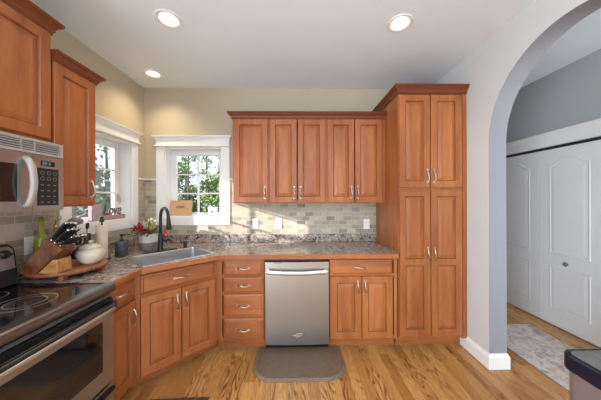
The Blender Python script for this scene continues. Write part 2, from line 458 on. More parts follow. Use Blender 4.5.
# tile on the walls, in the plane of the wall (object origin at the world origin)
mb = MB()
tb = -.009
for a, b, z0, z1 in ((XL + .001, -1.662, 1.005, 1.655), (-1.662, -.798, 1.005, 1.119), (-.798, -.69, 1.005, 1.655), (-.69, .952, 1.005, 1.40)):
    mb.box(a, b, 0, tb, z0, z1)
struct(mb.build('trim_1', M['tile_x']))
mb = MB(); t = .009
for a, b, z0, z1 in ((-2.3, -1.005, 1.005, 1.40), (-1.005, -.125, 1.005, 1.119), (-.125, -.0095, 1.005, 1.655)):
    mb.box(XL, XL + t, a, b, z0, z1)
struct(mb.build('trim_2', M['tile_y']))
mb = MB()
mb.box(XL, -1.662, -.001, -.02, 1.655, 1.672); mb.box(-.798, -.69, -.001, -.02, 1.655, 1.672); mb.box(XL, XL + .02, -.125, -.02, 1.655, 1.672)
struct(mb.build('trim_3', M['white'], bevel=.003))

# ------------------------------------------------------------------ windows
def make_window(name, loc, rz, ow):
    """local: x along the wall from 0..ow (opening), wall face at y=0, room towards -y"""
    root = sempty(name); root.location = loc; root.rotation_euler = (0, 0, rz)
    z0, z1 = OZ0, OZ1; cw = .093
    m = MB()                                    # casing
    m.box(-cw, 0, 0, -.02, 1.12, z1 + .004); m.box(ow, ow + cw, 0, -.02, 1.12, z1 + .004)
    m.box(0, ow, 0, -.02, 1.12, z0)
    m.build('casing', M['white'], root, .002)
    m = MB()                                    # header: fillet, frieze, crown
    m.box(-cw - .015, ow + cw + .015, 0, -.042, z1 + .005, z1 + .022)
    m.box(-cw, ow + cw, 0, -.028, z1 + .022, z1 + .092)
    zz = z1 + .085
    prof = [(.028, zz), (.033, zz + .008), (.040, zz + .022), (.055, zz + .034), (.058, zz + .046), (0, zz + .046), (0, zz)]
    L = []
    for x, sgn in ((-cw, -1), (ow + cw, 1)):
        L.append([(x + sgn * max(0, o - .025), -o, z) for o, z in prof])
    m.loops(L)
    m.build('header', M['white'], root, .0015)
    m = MB(); d = .12                           # reveal lining
    m.box(0, .012, .0, d, z0 + .012, z1 - .012); m.box(ow - .012, ow, 0, d, z0 + .012, z1 - .012); m.box(0, ow, 0, d, z1 - .012, z1)
    m.build('lining', M['white'], root)
    m = MB().box(0, ow, -.0, d, z0 - .0, z0 + .012); m.build('sill', M['white'], root, .002)
    m = MB()                                    # sash
    fw = .062; a0, a1, b0, b1 = .012, ow - .012, z0 + .012, z1 - .012
    y0, y1 = .115, .155
    m.box(a0, a0 + fw, y0, y1, b0, b1); m.box(a1 - fw, a1, y0, y1, b0, b1)
    m.box(a0 + fw, a1 - fw, y0, y1, b0, b0 + fw * .55); m.box(a0 + fw, a1 - fw, y0, y1, b1 - fw, b1)
    gx0, gx1, gz0, gz1 = a0 + fw, a1 - fw, b0 + fw * .55, b1 - fw
    sash = m.build('sash', M['white'], root, .003)
    m = MB(); cx = (gx0 + gx1) / 2
    m.box(cx - .009, cx + .009, y0 + .008, y1 - .008, gz0, gz1)
    for k in (1, 2):
        zz = gz0 + (gz1 - gz0) * k / 3; m.box(gx0, gx1, y0 + .009, y1 - .009, zz - .008, zz + .008)
    m.build('muntin', M['white'], sash)
    MB().box(gx0 - .004, gx1 + .004, .133, .137, gz0 - .004, gz1 + .004).build('pane', M['glass'], sash)
    m = MB().box(ow - .05, ow - .035, y0 - .012, y0, 1.40, 1.49); m.tube([(ow - .042, y0 - .012, 1.45), (ow - .042, y0 - .035, 1.44), (ow - .042, y0 - .03, 1.39)], .006)
    m.build('latch', M['nickel'], sash)
    return root
make_window('window_1', (BW0, 0, 0), 0, BW1 - BW0)
make_window('window_2', (XL, LW0, 0), PI / 2, LW1 - LW0)
# rear glazed door wall (behind the viewpoint)
root = sempty('window_3')
m = MB(); 
for x in (-1.6, -.16, 1.22): m.box(x, x + .08, -5.60, -5.54, .05, 2.4)
m.box(-1.6, 1.3, -5.60, -5.54, .05, .13); m.box(-1.6, 1.3, -5.60, -5.54, 2.32, 2.4); m.build('frame', M['white'], root)
MB().box(-1.55, 1.25, -5.572, -5.568, .1, 2.35).build('pane', M['glass'], root)

root = sempty('window_4')
m = MB()
for y in (-4.6, -3.885, -3.17): m.box(XL - .08, XL - .03, y, y + .07, .04, 2.12)
m.box(XL - .079, XL - .031, -4.53, -3.17, .04, .12); m.box(XL - .079, XL - .031, -4.53, -3.17, 2.05, 2.12); m.build('frame', M['white'], root)
MB().box(XL - .057, XL - .053, -4.55, -3.15, .1, 2.08).build('pane', M['glass'], root)

# ------------------------------------------------------------------ closet bifold doors in the hall
root = sempty('door_1')
def leaf(y0, y1):
    """one moulded bifold leaf; plane x = XH, room towards -x"""
    m = MB(); xf = XH - .001; m.box(xf, xf + .034, y0 + .002, y1 - .002, .012, 1.974)
    def ring(a0, a1, z0, z1, arch):
        prof = [(0, 0), (.006, -.003), (.012, -.0035), (.020, -.0006), (.030, -.0006), (.055, -.003)]
        loops = []
        for ins, off in prof:
            A, B, Z0, Z1 = a0 + ins, a1 - ins, z0 + ins, z1 - ins
            L = [(xf + off, A, Z0), (xf + off, B, Z0)]
            n = 18
            for k in range(n + 1):
                q = k / n; y = B + (A - B) * q
                e = max(0, min(1, (min(q, 1 - q) - .05) / .38)); e = e * e * (3 - 2 * e)
                L.append((xf + off, y, Z1 + (arch * e if arch else 0)))
            loops.append(L)
        m.loops(loops, cap0=False)
    s = .105
    ring(y0 + s, y1 - s, .80, 1.80, .075); ring(y0 + s, y1 - s, .19, .665, 0)
    return m.build('leaf', M['door_white'], root, .001)
wleaf = .58
leaves = [leaf(CL1 - wleaf * (k + 1), CL1 - wleaf * k) for k in range(4)]
MB().box(XH + .003, XH + .034, CL0, CL1, 1.976, 2.0045).build('track', M['dark_gap'], root)
for k, y in ((1, -.385), (2, -.98)):
    m = MB(); prof = [(.007, 0), (.007, .012), (.020, .02), (.024, .03), (.019, .038), (.004, .041)]
    L = [[(XH - .002 - d, y + r * math.cos(a), .725 + r * math.sin(a)) for a in [2 * PI * j / 16 for j in range(16)]] for r, d in prof]
    m.loops(L, 0, True); m.build('knob', M['slot'], leaves[k])
m = MB()                                          # casing and header
m.box(XH, XH - .02, CL1, CL1 + .075, 0, CZ + .01); m.box(XH, XH - .02, CL0 - .075, CL0, 0, CZ + .01)
m.box(XH, XH - .022, CL0 - .075, CL1 + .075, CZ + .005, CZ + .105)
zz = CZ + .10
prof = [(.022, zz), (.028, zz + .012), (.045, zz + .03), (.058, zz + .044), (.060, zz + .056), (0, zz + .056), (0, zz)]
m.loops([[(XH - o, y, z) for o, z in prof] for y in (CL0 - .09, CL1 + .09)])
struct(m.build('trim_4', M['white'], bevel=.002))

# ------------------------------------------------------------------ cabinet pieces (local: front towards -y, x across, z up)
def rect(x0, x1, z0, z1, y): return [(x0, y, z0), (x1, y, z0), (x1, y, z1), (x0, y, z1)]
def panel_front(m, x0, x1, z0, z1, yb, t=.02, ins=(1, 1, 1, 1), fw=.056, mi=0):
    """frame-and-raised-panel front; ins flags left,right,bottom,top are true outer edges"""
    f = yb - t
    il, ir, ib, it = [fw if q else fw * .5 for q in ins]
    e = [.003 if q else 0 for q in ins]
    L = [rect(x0, x1, z0, z1, yb), rect(x0, x1, z0, z1, f + .003), rect(x0 + e[0], x1 - e[1], z0 + e[2], z1 - e[3], f)]
    for d, off in ((0, 0), (.004, .005), (.008, .0115), (.0115, .0115), (.038, .0025), (.041, .0015)):
        L.append(rect(x0 + il + d, x1 - ir - d, z0 + ib + d, z1 - it - d, f + off))
    nf = len(m.f); m.loops(L, mi)
    for k in range(nf, len(m.f)):
        if (k - nf) // 4 in (4, 5): m.m[k] = 1
    return m
def drawer_front(m, x0, x1, z0, z1, yb, t=.02, fw=.022):
    f = yb - t
    L = [rect(x0, x1, z0, z1, yb), rect(x0, x1, z0, z1, f + .010), rect(x0 + .004, x1 - .004, z0 + .004, z1 - .004, f + .007)]
    for d, off in ((fw - .006, .004), (fw - .002, .001), (fw + .003, 0)):
        L.append(rect(x0 + d, x1 - d, z0 + d, z1 - d, f + off))
    nf = len(m.f); m.loops(L)
    for k in range(nf, len(m.f)):
        if (k - nf) // 4 == 3: m.m[k] = 1
    return m
def pull(parent, x, z, y, vertical, length=.115):
    """arched bar pull with a slight wave"""
    pts = []; n = 14
    for k in range(n + 1):
        q = k / n; a = (q - .5) * length; b = -.026 * math.sin(PI * q) ** .6 - .002; wv = .0045 * math.sin(2 * PI * q)
        pts.append((x + wv, y + b, z + a) if vertical else (x + a, y + b, z + wv))
    m = MB().tube(pts, [.0053 if 1 < k < n - 1 else .0075 for k in range(n + 1)], 8)
    for q in (-.5, .5):
        c = (x, y - .002, z + q * length) if vertical else (x + q * length, y - .002, z)
        m.box(c[0] - .009, c[0] + .009, y, y - .006, c[2] - .009, c[2] + .009)
    return m.build('handle', M['nickel'], parent)
def door(root, x0, x1, z0, z1, yb, hx=None, hz=None, split=None, name='door'):
    m = MB()
    if split:
        panel_front(m, x0, x1, z0, split, yb, ins=(1, 1, 1, 0)); panel_front(m, x0, x1, split, z1, yb, ins=(1, 1, 0, 1))
    else: panel_front(m, x0, x1, z0, z1, yb)
    d = m.build(name, [M['cherry'], M['glaze']], root)
    if hx is not None: pull(d, hx, hz, yb - .02, True)
    return d
def drawer(root, x0, x1, z0, z1, yb, hx=None, hz=None):
    d = drawer_front(MB(), x0, x1, z0, z1, yb).build('drawer', [M['cherry_h'], M['glaze']], root)
    pull(d, (x0 + x1) / 2 if hx is None else hx, (z0 + z1) / 2 if hz is None else hz, yb - .02, False, .108)
    return d
def carcass(root, x0, x1, yf, z0, z1, rails=(), stiles=(), st=.02, top=True, yb=-.012, mtl='cherry'):
    """box of sides, bottom, back and a face frame"""
    m = MB(); t = .018
    m.box(x0, x0 + t, yb, yf + .02, z0, z1); m.box(x1 - t, x1, yb, yf + .02, z0, z1)
    m.box(x0 + t, x1 - t, yb, yb - .008, z0, z1); m.box(x0 + t, x1 - t, yb, yf + .02, z0, z0 + t)
    if top: m.box(x0 + t, x1 - t, yb, yf + .02, z1 - t, z1)
    o = m.build('carcass', M[mtl], root)
    f = MB(); s = max(st, .03)
    f.box(x0, x0 + s, yf, yf + .02, z0, z1); f.box(x1 - s, x1, yf, yf + .02, z0, z1)
    f.box(x0 + s, x1 - s, yf, yf + .02, z0, z0 + .035); f.box(x0 + s, x1 - s, yf, yf + .02, z1 - .03, z1)
    for z in rails: f.box(x0 + s, x1 - s, yf, yf + .02, z - .016, z + .016)
    for x in stiles: f.box(x - .02, x + .02, yf + .001, yf + .019, z0 + .035, z1 - .03)
    f.build('face_frame', M[mtl], root, .001)
    return o
def crown(path, z0, name, parent, k=1.0, hgt=.070):
    """path in plan; profile projects to the right of travel"""
    s = hgt / .070
    prof = [(0, 0), (.009, 0), (.009, .013), (.015, .015), (.018, .030), (.030, .044), (.036, .046), (.036, .054), (.046, .056), (.046, .070), (0, .070)]
    P = [Vector(p) for p in path]; L = []
    for i, p in enumerate(P):
        ds = []
        if i > 0: ds.append((P[i] - P[i - 1]).normalized())
        if i < len(P) - 1: ds.append((P[i + 1] - P[i]).normalized())
        ns = [Vector((d.y, -d.x)) for d in ds]
        if len(ns) == 2:
            nn = (ns[0] + ns[1]).normalized(); kk = 1 / max(.2, nn.dot(ns[0]))
        else: nn, kk = ns[0], 1
        L.append([(p.x + nn.x * o * kk * k, p.y + nn.y * o * kk * k, z0 + z * s) for o, z in prof])
    m = MB(); m.loops(L)
    npf = len(prof)
    for q in range(len(m.f) - 2):
        if q % npf in (2, 5, 7): m.m[q] = 1
    return m.build(name, [M['cherry_crown'], M['glaze']], parent)
def toe(root, x0, x1, y=-.535, h=.105): return MB().box(x0, x1, y, y + .016, .001, h).build('toe_kick', M['cherry_h'], root)
YF = -.61; BT = .872

# drawer base
r = thing('drawer_cabinet', 'cherry base cabinet with four stacked drawers left of the dishwasher', 'cabinet', (-.305, 0, 0))
x0, x1 = -.437, 0
carcass(r, x0, x1, YF, .104, BT, (.702, .546, .326), (), .045)
for a, b in ((.709, .862), (.552, .698), (.334, .541), (.116, .318)): drawer(r, -.378, -.010, a, b, YF, hx=-.194)
toe(r, -.468, x1)
# base with two doors
r = thing('base_cabinet', 'cherry two-door base cabinet with one wide drawer right of the dishwasher', 'cabinet', (.306, 0, 0))
carcass(r, 0, .638, YF, .104, BT, (.704,), (), .03)
drawer(r, .008, .590, .712, .856, YF, hx=.288)
door(r, .008, .296, .117, .698, YF, .262, .60); door(r, .302, .590, .117, .698, YF, .330, .60)
toe(r, 0, .638)
# narrow base on the left run
LFX = -1.17
r = thing('base_cabinet', 'narrow cherry base cabinet with one drawer and door beside the range', 'cabinet', (XL, -1.335, 0), PI / 2)
LD = -(LFX + .02 - XL) + .0      # face-frame plane in local y (negative)
LD = XL - LFX + .02
carcass(r, 0, .268, LD, .104, BT, (.704,), (), .03)
drawer(r, .020, .262, .712, .856, LD, hx=.141, hz=.786); door(r, .020, .262, .117, .698, LD, .232, .585)
toe(r, 0, .300, LD + .075)
# diagonal sink base
A = Vector((-.742, -.632)); B = Vector((-1.168, -1.052))
tdir = (A - B).normalized(); ang = math.atan2(tdir.y, tdir.x); LEN = (A - B).length
ndir = Vector((tdir.y, -tdir.x))           # outwards, into the room
org = B - ndir * .02                       # face-frame plane
r = thing('sink_cabinet', 'diagonal cherry corner sink cabinet with false drawer over two doors', 'cabinet', (org.x, org.y, 0), ang)
f = MB(); f.box(-.030, .022, 0, .02, .104, BT); f.box(LEN - .022, LEN + .026, 0, .02, .104, BT); f.box(.022, LEN - .022, 0, .02, .104, .13)
f.box(.022, LEN - .022, 0, .02, .69, .716); f.box(.022, LEN - .022, 0, .02, .852, BT); f.box(LEN / 2 - .02, LEN / 2 + .02, 0, .02, .13, .69)
f.build('face_frame', M['cherry'], r)
m = MB(); m.box(.022, LEN - .022, .022, .40, .106, .122); m.box(-.0, .018, .02, .10, .106, BT); m.box(LEN - .018, LEN, .02, .10, .106, BT); m.build('carcass', M['cherry'], r)
drawer(r, .014, LEN - .014, .710, .856, 0, hx=LEN * .5)
door(r, .014, LEN / 2 - .003, .100, .693, 0, LEN / 2 - .034, .585); door(r, LEN / 2 + .003, LEN - .014, .100, .693, 0, LEN / 2 + .034, .585)
MB().box(-.04, LEN + .040, .072, .088, .001, .105).build('toe_kick', M['cherry_h'], r)

# pantry
PX0, PX1 = .9563, 1.604
r = thing('pantry_cabinet', 'tall four-door cherry pantry cabinet against the arch wall', 'cabinet', (PX0, 0, 0))
W = PX1 - PX0
carcass(r, 0, W, YF, .104, 2.425, (1.517,), (.30,), .035)
MB().box(W - .04, W, YF, YF - .012, .104, 2.413).build('filler_strip', M['cherry'], r)
door(r, .006, .298, 1.530, 2.400, YF, .268, 1.635); door(r, .306, .600, 1.530, 2.400, YF, .333, 1.635)
door(r, .006, .298, .135, 1.504, YF, .268, .905, .825); door(r, .306, .600, .135, 1.504, YF, .333, .905, .825)
toe(r, 0, W)
crown([(0, -.002), (0, YF - .012), (W - .001, YF - .012)], 2.408, 'crown_moulding', r, 1.0, .075)

# wall cabinets of the back wall
UB, UT, UY = 1.378, 2.288, -.305
def upper(x0, x1, doors, label):
    r = thing('wall_cabinet', label, 'cabinet', (x0, 0, 0), 0, 'cherry wall cabinets beside the window')
    w = x1 - x0; carcass(r, 0, w, UY, UB, UT, (), (), .03)
    for a, b, h in doors: door(r, a - x0, b - x0, UB + .012, UT - .014, UY, h - x0, 1.495)
    return r
upper(-.680, -.2935, [(-.664, -.306, -.338)], 'single-door cherry wall cabinet nearest the back window')
upper(-.2925, .3165, [(-.283, .003, -.026), (.013, .305, .042)], 'middle two-door cherry wall cabinet above the dishwasher')
upper(.3175, .9545, [(.333, .614, .585), (.624, .918, .652)], 'two-door cherry wall cabinet touching the tall pantry')
tag(crown([(-.680, -.002), (-.680, UY - .010), (.9545, UY - .010)], 2.276, 'crown_moulding', None, 1.0, .068), 'cherry crown moulding running along the back wall cabinets', 'moulding')

# left wall cabinets (local x runs towards the back wall)
r = thing('wall_cabinet', 'tall narrow cherry wall cabinet between microwave and left window', 'cabinet', (XL, -1.338, 0), PI / 2)
carcass(r, 0, .308, UY, UB, UT, (), (), .03); door(r, .012, .303, UB + .012, UT - .012, UY, .262, 1.50)
crown([(.002, UY - .010), (.308, UY - .010), (.308, -.002)], 2.272, 'crown_moulding', r, 1.0, .070)
r = thing('wall_cabinet', 'large cherry cabinet mounted above the microwave', 'cabinet', (XL, -2.102, 0), PI / 2)
carcass(r, 0, .762, UY, 1.757, 2.441, (), (), .03)
door(r, .010, .378, 1.790, 2.430, UY, .345, 1.86); door(r, .384, .759, 1.790, 2.430, UY)
crown([(0, UY - .010), (.762, UY - .010), (.762, -.002)], 2.428, 'crown_moulding', r, 1.0, .085)

# ------------------------------------------------------------------ worktop
ZC = .914
Ac = Vector((-.713, -.648)); Bc = Vector((-1.160, -1.047))
tc = (Ac - Bc).normalized(); nc = Vector((tc.y, -tc.x))
FL = Vector((-1.170, -1.022))
SW, SD = .595, .45
ts = Vector((.685, .7285)).normalized(); ns_ = Vector((ts.y, -ts.x))
R = lambda a, b: FL + ts * a - ns_ * b          # sink local (across, back) -> plan
outer = [(XL + .010, -.010), (PX0 - .002, -.010), (PX0 - .002, -.612), (PX0 - .020, -.648), tuple(Ac), tuple(Bc), (-1.160, -1.336), (XL + .010, -1.336)]
hole = [tuple(R(a, b)) for a, b in ((.014, .014), (SW - .014, .014), (SW - .014, SD - .014), (.014, SD - .014))]
wt = thing('countertop', 'mottled brown laminate countertop with cherry wood front edge', 'countertop', (0, 0, 0))
m = MB(); slab(m, outer, [hole], .874, ZC); m.build('top', M['granite'], wt)
m = MB(); path = [(PX0 - .020, -.648), tuple(Ac), tuple(Bc), (-1.160, -1.336)]
P = [Vector(p) for p in path]; L = []
for i, p in enumerate(P):
    ds = [(P[j + 1] - P[j]).normalized() for j in (i - 1, i) if 0 <= j < len(P) - 1]
    ns = [Vector((-d.y, d.x)) for d in ds]; nn = sum(ns, Vector((0, 0))).normalized(); kk = 1 / nn.dot(ns[0])
    L.append([(p.x + nn.x * o * kk, p.y + nn.y * o * kk, z) for o, z in ((0, .872), (.014, .872), (.018, .877), (.018, .910), (.014, .9146), (0, .9146))])
m.loops(L); m.build('wood_edge', M['cherry_edge'], wt)
m = MB(); m.box(XL + .010, PX0 - .002, -.010, -.028, ZC, 1.006); m.box(XL + .010, XL + .028, -.028, -1.336, ZC, 1.006)
m.build('splash_lip', M['granite'], wt, .003)

# sink
def rr(a0, a1, b0, b1, rad, z, n=5):
    L = []
    for cx, cy, s in ((a1 - rad, b1 - rad, 0), (a0 + rad, b1 - rad, 1), (a0 + rad, b0 + rad, 2), (a1 - rad, b0 + rad, 3)):
        for k in range(n + 1):
            a = PI / 2 * (s + k / n); q = R(cx + rad * math.cos(a), cy + rad * math.sin(a)); L.append((q.x, q.y, z))
    return L
sk = thing('sink', 'stainless steel drop-in sink set in the corner countertop', 'sink', (0, 0, 0))
m = MB().loops([rr(0, SW, 0, SD, .02, ZC + .0008), rr(.002, SW - .002, .002, SD - .002, .02, ZC + .0045), rr(.02, SW - .02, .02, SD - .02, .03, ZC + .0045),
                rr(.024, SW - .024, .024, SD - .024, .03, ZC - .002), rr(.030, SW - .030, .030, SD - .030, .04, ZC - .17),
                rr(.05, SW - .05, .05, SD - .05, .05, ZC - .19), rr(.2, SW - .2, .15, SD - .15, .02, ZC - .195)], 0, False, True, False, True)
m.build('basin', M['steel_sink'], sk)
q = R(SW / 2, SD / 2); MB().lathe([(.042, 0), (.042, .003), (.03, .003), (.024, .001)], (q.x, q.y, ZC - .194)).build('drain', M['chrome'], sk)

# faucet
def plan_r(hl, hw): return [(sx * hl * 1.0 - sx * hw + hw * math.cos(a_), hw * math.sin(a_)) for sx, a0_ in ((1, -PI / 2), (-1, PI / 2)) for a_ in [a0_ + PI * k / 8 for k in range(9)]]
fb = Vector((-1.355, -.456)); fz = ZC + .0005
fc = thing('faucet', 'matte black gooseneck faucet behind the sink', 'faucet', (fb.x, fb.y, fz))
m = MB(); Lp = [tuple(ts * p_[0] + ns_ * p_[1]) for p_ in plan_r(.15, .032)]
m.loops([[(x, y, 0) for x, y in Lp], [(x, y, .006) for x, y in Lp]]); m.build('deck_plate', M['black_metal'], fc)
MB().lathe([(.030, .0055), (.030, .008), (.026, .02), (.0235, .06), (.021, .13), (.018, .18)]).build('base', M['black_metal'], fc)
pts = [(0, 0, .17), (0, 0, .24)]; RR = .085; nf_ = Vector((.79, -.61)).normalized()
pts += [(nf_.x * (RR - RR * math.cos(a)), nf_.y * (RR - RR * math.cos(a)), .33 + RR * 1.15 * math.sin(a)) for a in [PI * k / 14 for k in range(15)]]
MB().tube(pts, .0145, 12).build('spout', M['black_metal'], fc)
e = pts[-1]
MB().tube([(e[0], e[1], .335), (e[0] + nf_.x * .004, e[1] + nf_.y * .004, .30), (e[0] + nf_.x * .012, e[1] + nf_.y * .012, .228), (e[0] + nf_.x * .013, e[1] + nf_.y * .013, .222)], [.016, .019, .024, .018], 14).build('spray_head', M['black_metal'], fc)
MB().tube([(.015 * tc.x, .015 * tc.y, .105), (.055 * tc.x, .055 * tc.y, .108), (.075 * tc.x, .075 * tc.y, .107)], [.019, .018, .015], 12).tube([(.07 * tc.x, .07 * tc.y, .107), (.085 * tc.x + nc.x * .03, .085 * tc.y + nc.y * .03, .095), (.09 * tc.x + nc.x * .055, .09 * tc.y + nc.y * .055, .086)], [.011, .009, .008], 10).build('lever', M['black_metal'], fc)
q = Vector((-1.172, -.330))
sp = thing('side_sprayer', 'small black sprayer stub right of the faucet behind the sink', 'sprayer', (q.x, q.y, ZC + .0005))
MB().lathe([(.022, 0), (.022, .008), (.017, .012), (.016, .04)]).build('collar', M['black_metal'], sp)
MB().lathe([(.016, .04), (.020, .048), (.021, .066), (.014, .074)]).build('head', M['black_metal'], sp)

# ------------------------------------------------------------------ dishwasher
dw = thing('dishwasher', 'stainless steel dishwasher built in under the countertop', 'dishwasher', (0, 0, 0))
a, b = -.2985, .2995
MB().box(a, b, -.02, -.585, .085, .868).build('body', M['dark_gap'], dw)
m = MB(); n = 12
L = []
for k in range(n + 1):
    q = k / n; x = a + .003 + (b - a - .006) * q; y = -.626 - .010 * math.sin(PI * q)
    L.append([(x, -.587, .072), (x, y, .072), (x, y, .838), (x, y + .006, .844), (x, -.587, .844)])
m.loops(L); dd = m.build('door', M['steel_door'], dw)
pts = []
for k in range(17):
    q = k / 16; x = -.278 + .556 * q; pts.append((x, -.664 - .012 * math.sin(PI * q), .757 - .010 * math.sin(PI * q)))
m = MB().tube(pts, .0155, 12, flat=(.7, 1.3))
for x in (-.268, .268): m.box(x - .013, x + .013, -.628, -.664, .742, .772)
m.build('handle', M['handle_steel'], dd, .002)
MB().box(a, b, -.54, -.56, .004, .070).build('toe_panel', M['black'], dw)
MB().box(a + .001, b - .001, -.587, -.60, .846, .870).build('top_seal', M['black'], dw)
MB().box(-.212, -.140, -.6320, -.6345, .829, .834).build('badge', M['slot'], dd)
m = MB(); pts = []
for k in range(26):
    t_ = -2.6 + 5.2 * k / 25; pts.append((.005 + .048 * math.cos(t_ + .5), -.6368, .162 + .0125 * math.sin(t_ + .5) + .010 * math.cos(t_ + .5)))
m.tube(pts, .0014, 6); m.box(-.045, .02, -.6355, -.6375, .159, .162); m.build('emblem', M['nickel'], dd)

# ------------------------------------------------------------------ range
RY0, RY1 = -2.102, -1.342
rg = thing('range', 'stainless electric range with black glass cooktop', 'stove', (0, 0, 0))
XF = -1.152
MB().box(XL + .012, XF, RY0, RY1, .02, .888).build('body', M['black'], rg)
m = MB()
L = []
for ins, z in ((0, .889), (0, .915), (.004, .920), (.016, .920), (.020, .9165)):
    L.append([(XL + .012 + ins, RY0 + ins, z), (-1.16 - ins * .3, RY0 + ins, z), (-1.16 - ins * .3, RY1 - ins, z), (XL + .012 + ins, RY1 - ins, z)])
m.loops(L); ck = m.build('cooktop', M['black_gloss'], rg)
def ringmesh(m, cx, cy, r, z, wd=.003, n=48):
    m.add([(cx + (r - s * wd) * math.cos(2 * PI * k / n), cy + (r - s * wd) * math.sin(2 * PI * k / n), z) for s in (0, 1) for k in range(n)], [(k, (k + 1) % n, n + (k + 1) % n, n + k) for k in range(n)])
burn = mat('burner_ring_print', (.22, .22, .22), .3)
for cx, cy, rs in ((-1.345, -1.60, (.112, .075)), (-1.345, -1.90, (.09,)), (-1.62, -1.55, (.085,)), (-1.62, -1.88, (.11, .07))):
    m = MB()
    for q in rs: ringmesh(m, cx, cy, q, .9168, .0045)
    m.build('burner_ring', burn, ck)
# rounded front rail
prof = []
for k in range(9):
    a_ = -PI / 2 + PI * k / 8; prof.append((-1.128 + .026 * math.cos(a_), .892 + .030 * math.sin(a_)))
prof = [(-1.158, .862)] + prof + [(-1.158, .922)]
m = MB().loops([[(x, y, z) for x, z in prof] for y in (RY0, RY1)], 0, False); m.build('front_rail', M['steel_dark'], rg)
m = MB()
for k in range(3): m.box(XF + .001, XF + .012, RY0 + .01, RY1 - .01, .836 + k * .009, .841 + k * .009)
m.build('vent_strip', M['grey_plastic'], rg)
# oven door
m = MB(); fx = -1.118
od = MB()
z0, z1 = .335, .800
wy0, wy1, wz0, wz1 = RY0 + .080, RY1 - .080, .435, .722
def rx(y0, y1, z0_, z1_, x): return [(x, y0, z0_), (x, y1, z0_), (x, y1, z1_), (x, y0, z1_)]
od.loops([rx(RY0 + .003, RY1 - .003, z0, z1, XF + .001), rx(RY0 + .003, RY1 - .003, z0, z1, fx - .003), rx(RY0 + .006, RY1 - .006, z0 + .003, z1 - .003, fx), rx(wy0, wy1, wz0, wz1, fx)], cap1=False)
od = od.build('oven_door', M['steel'], rg)
MB().box(fx - .012, fx + .0004, wy0, wy1, wz0, wz1).build('window', M['black_gloss'], od)
m = MB(); hp = []
for k in range(15):
    q = k / 14; y = RY0 + .012 + (RY1 - RY0 - .024) * q
    hp.append((fx + .034 - (.028 if k in (0, 14) else 0) , y, .795))
m.tube(hp, .022, 14, flat=(1.0, .95)); hd = m.build('handle', M['black'], od)
m = MB().tube([(fx + .0565, p[1], .790) for p in hp[1:-1]], .0075, 10, flat=(.5, 1.4)); m.build('trim', M['handle_steel'], hd)
MB().box(XF + .001, fx - .002, RY0 + .004, RY1 - .004, .801, .832).build('top_trim', M['black'], od)
m = MB(); m.loops([rx(RY0 + .003, RY1 - .003, .065, .318, XF + .001), rx(RY0 + .003, RY1 - .003, .065, .318, fx - .003), rx(RY0 + .006, RY1 - .006, .068, .315, fx)])
dr = m.build('drawer', M['steel'], rg)
m = MB(); m.tube([(fx + .012, RY0 + .02, .296), (fx + .016, (RY0 + RY1) / 2, .288), (fx + .012, RY1 - .02, .296)], .013, 10); m.build('handle', M['black'], dr)
# back guard
prof = []
by0, by1, bz0, bz1, rad = RY0, RY1 - .003, .9215, 1.165, .05
def guard(ins, x, bz0=bz0):
    L = []
    for cy, cz, s, rd in ((by1 - rad, bz1 - rad, 0, rad), (by0 + rad, bz1 - rad, 1, rad), (by0 + .006, bz0 + .006, 2, .006), (by1 - .006, bz0 + .006, 3, .006)):
        for k in range(7):
            a_ = PI / 2 * (s + k / 6); rr_ = max(.002, rd - ins); c = cy, cz
            L.append((x + (1.17 - (cz + rr_ * math.sin(a_))) * .12, (cy + (rr_ if rd == rad else rd - ins) * math.cos(a_)), cz + (rr_ if rd == rad else rd - ins) * math.sin(a_)))
    return L
bgd = MB().loops([guard(0, XL + .012), guard(0, -1.712), guard(.006, -1.705)]).build('backguard', M['black'], rg)
m = MB().loops([guard(.014, -1.704, 1.012), guard(.016, -1.701, 1.012)]); m.build('control_panel', M['steel'], bgd)
for y in (-1.405, -1.50, -1.94, -2.03):
    kx = -1.693
    m = MB(); prof = [(.026, 0), (.024, .010), (.018, .013), (.016, .024), (.012, .026)]
    m.loops([[(kx + d, y + r_ * math.cos(a_), 1.108 + r_ * math.sin(a_)) for a_ in [2 * PI * j / 20 for j in range(20)]] for r_, d in prof], 0, True)
    m.box(kx + .012, kx + .030, y - .022, y + .022, 1.103, 1.113); m.build('knob', M['black'], bgd)

# ------------------------------------------------------------------ microwave
mw = thing('microwave', 'stainless over-the-range microwave with black keypad', 'microwave', (0, 0, 0))
MY0, MY1, MX = -2.105, -1.349, -1.425
MB().box(XL + .002, MX, MY0, MY1, 1.362, 1.752).build('body', M['handle_grey'], mw)
cz1 = 1.668
m = MB(); ds = -1.513
m.loops([rx(MY0 + .002, ds - .002, 1.364, cz1, MX + .001), rx(MY0 + .002, ds - .002, 1.364, cz1, MX + .012), rx(MY0 + .003, ds - .0025, 1.365, cz1 - .001, MX + .016),
         rx(MY0 + .06, -1.580, 1.415, 1.606, MX + .016)], cap1=False)
md = m.build('door', M['steel'], mw)
MB().box(MX + .004, MX + .0164, MY0 + .06, -1.580, 1.415, 1.606).build('window', M['black_gloss'], md)
pts = []; n = 18
for k in range(n + 1):
    q = k / n; pts.append((MX + .016 + .044 * math.sin(PI * q) ** .5, -1.545, 1.388 + .256 * q))
m = MB().tube(pts, .0165, 12, flat=(1.0, .75)); m.build('handle', M['handle_grey'], md)
m = MB().loops([rx(ds, MY1 - .001, 1.364, cz1, MX + .001), rx(ds, MY1 - .001, 1.364, cz1, MX + .012), rx(ds + .0005, MY1 - .0015, 1.365, cz1 - .001, MX + .016)])
cp = m.build('control_panel', M['steel'], mw)
m = MB().box(MX + .016, MX + .0185, -1.491, -1.381, 1.392, 1.600); kp = m.build('keypad', M['black'], cp, .001)
m = MB()
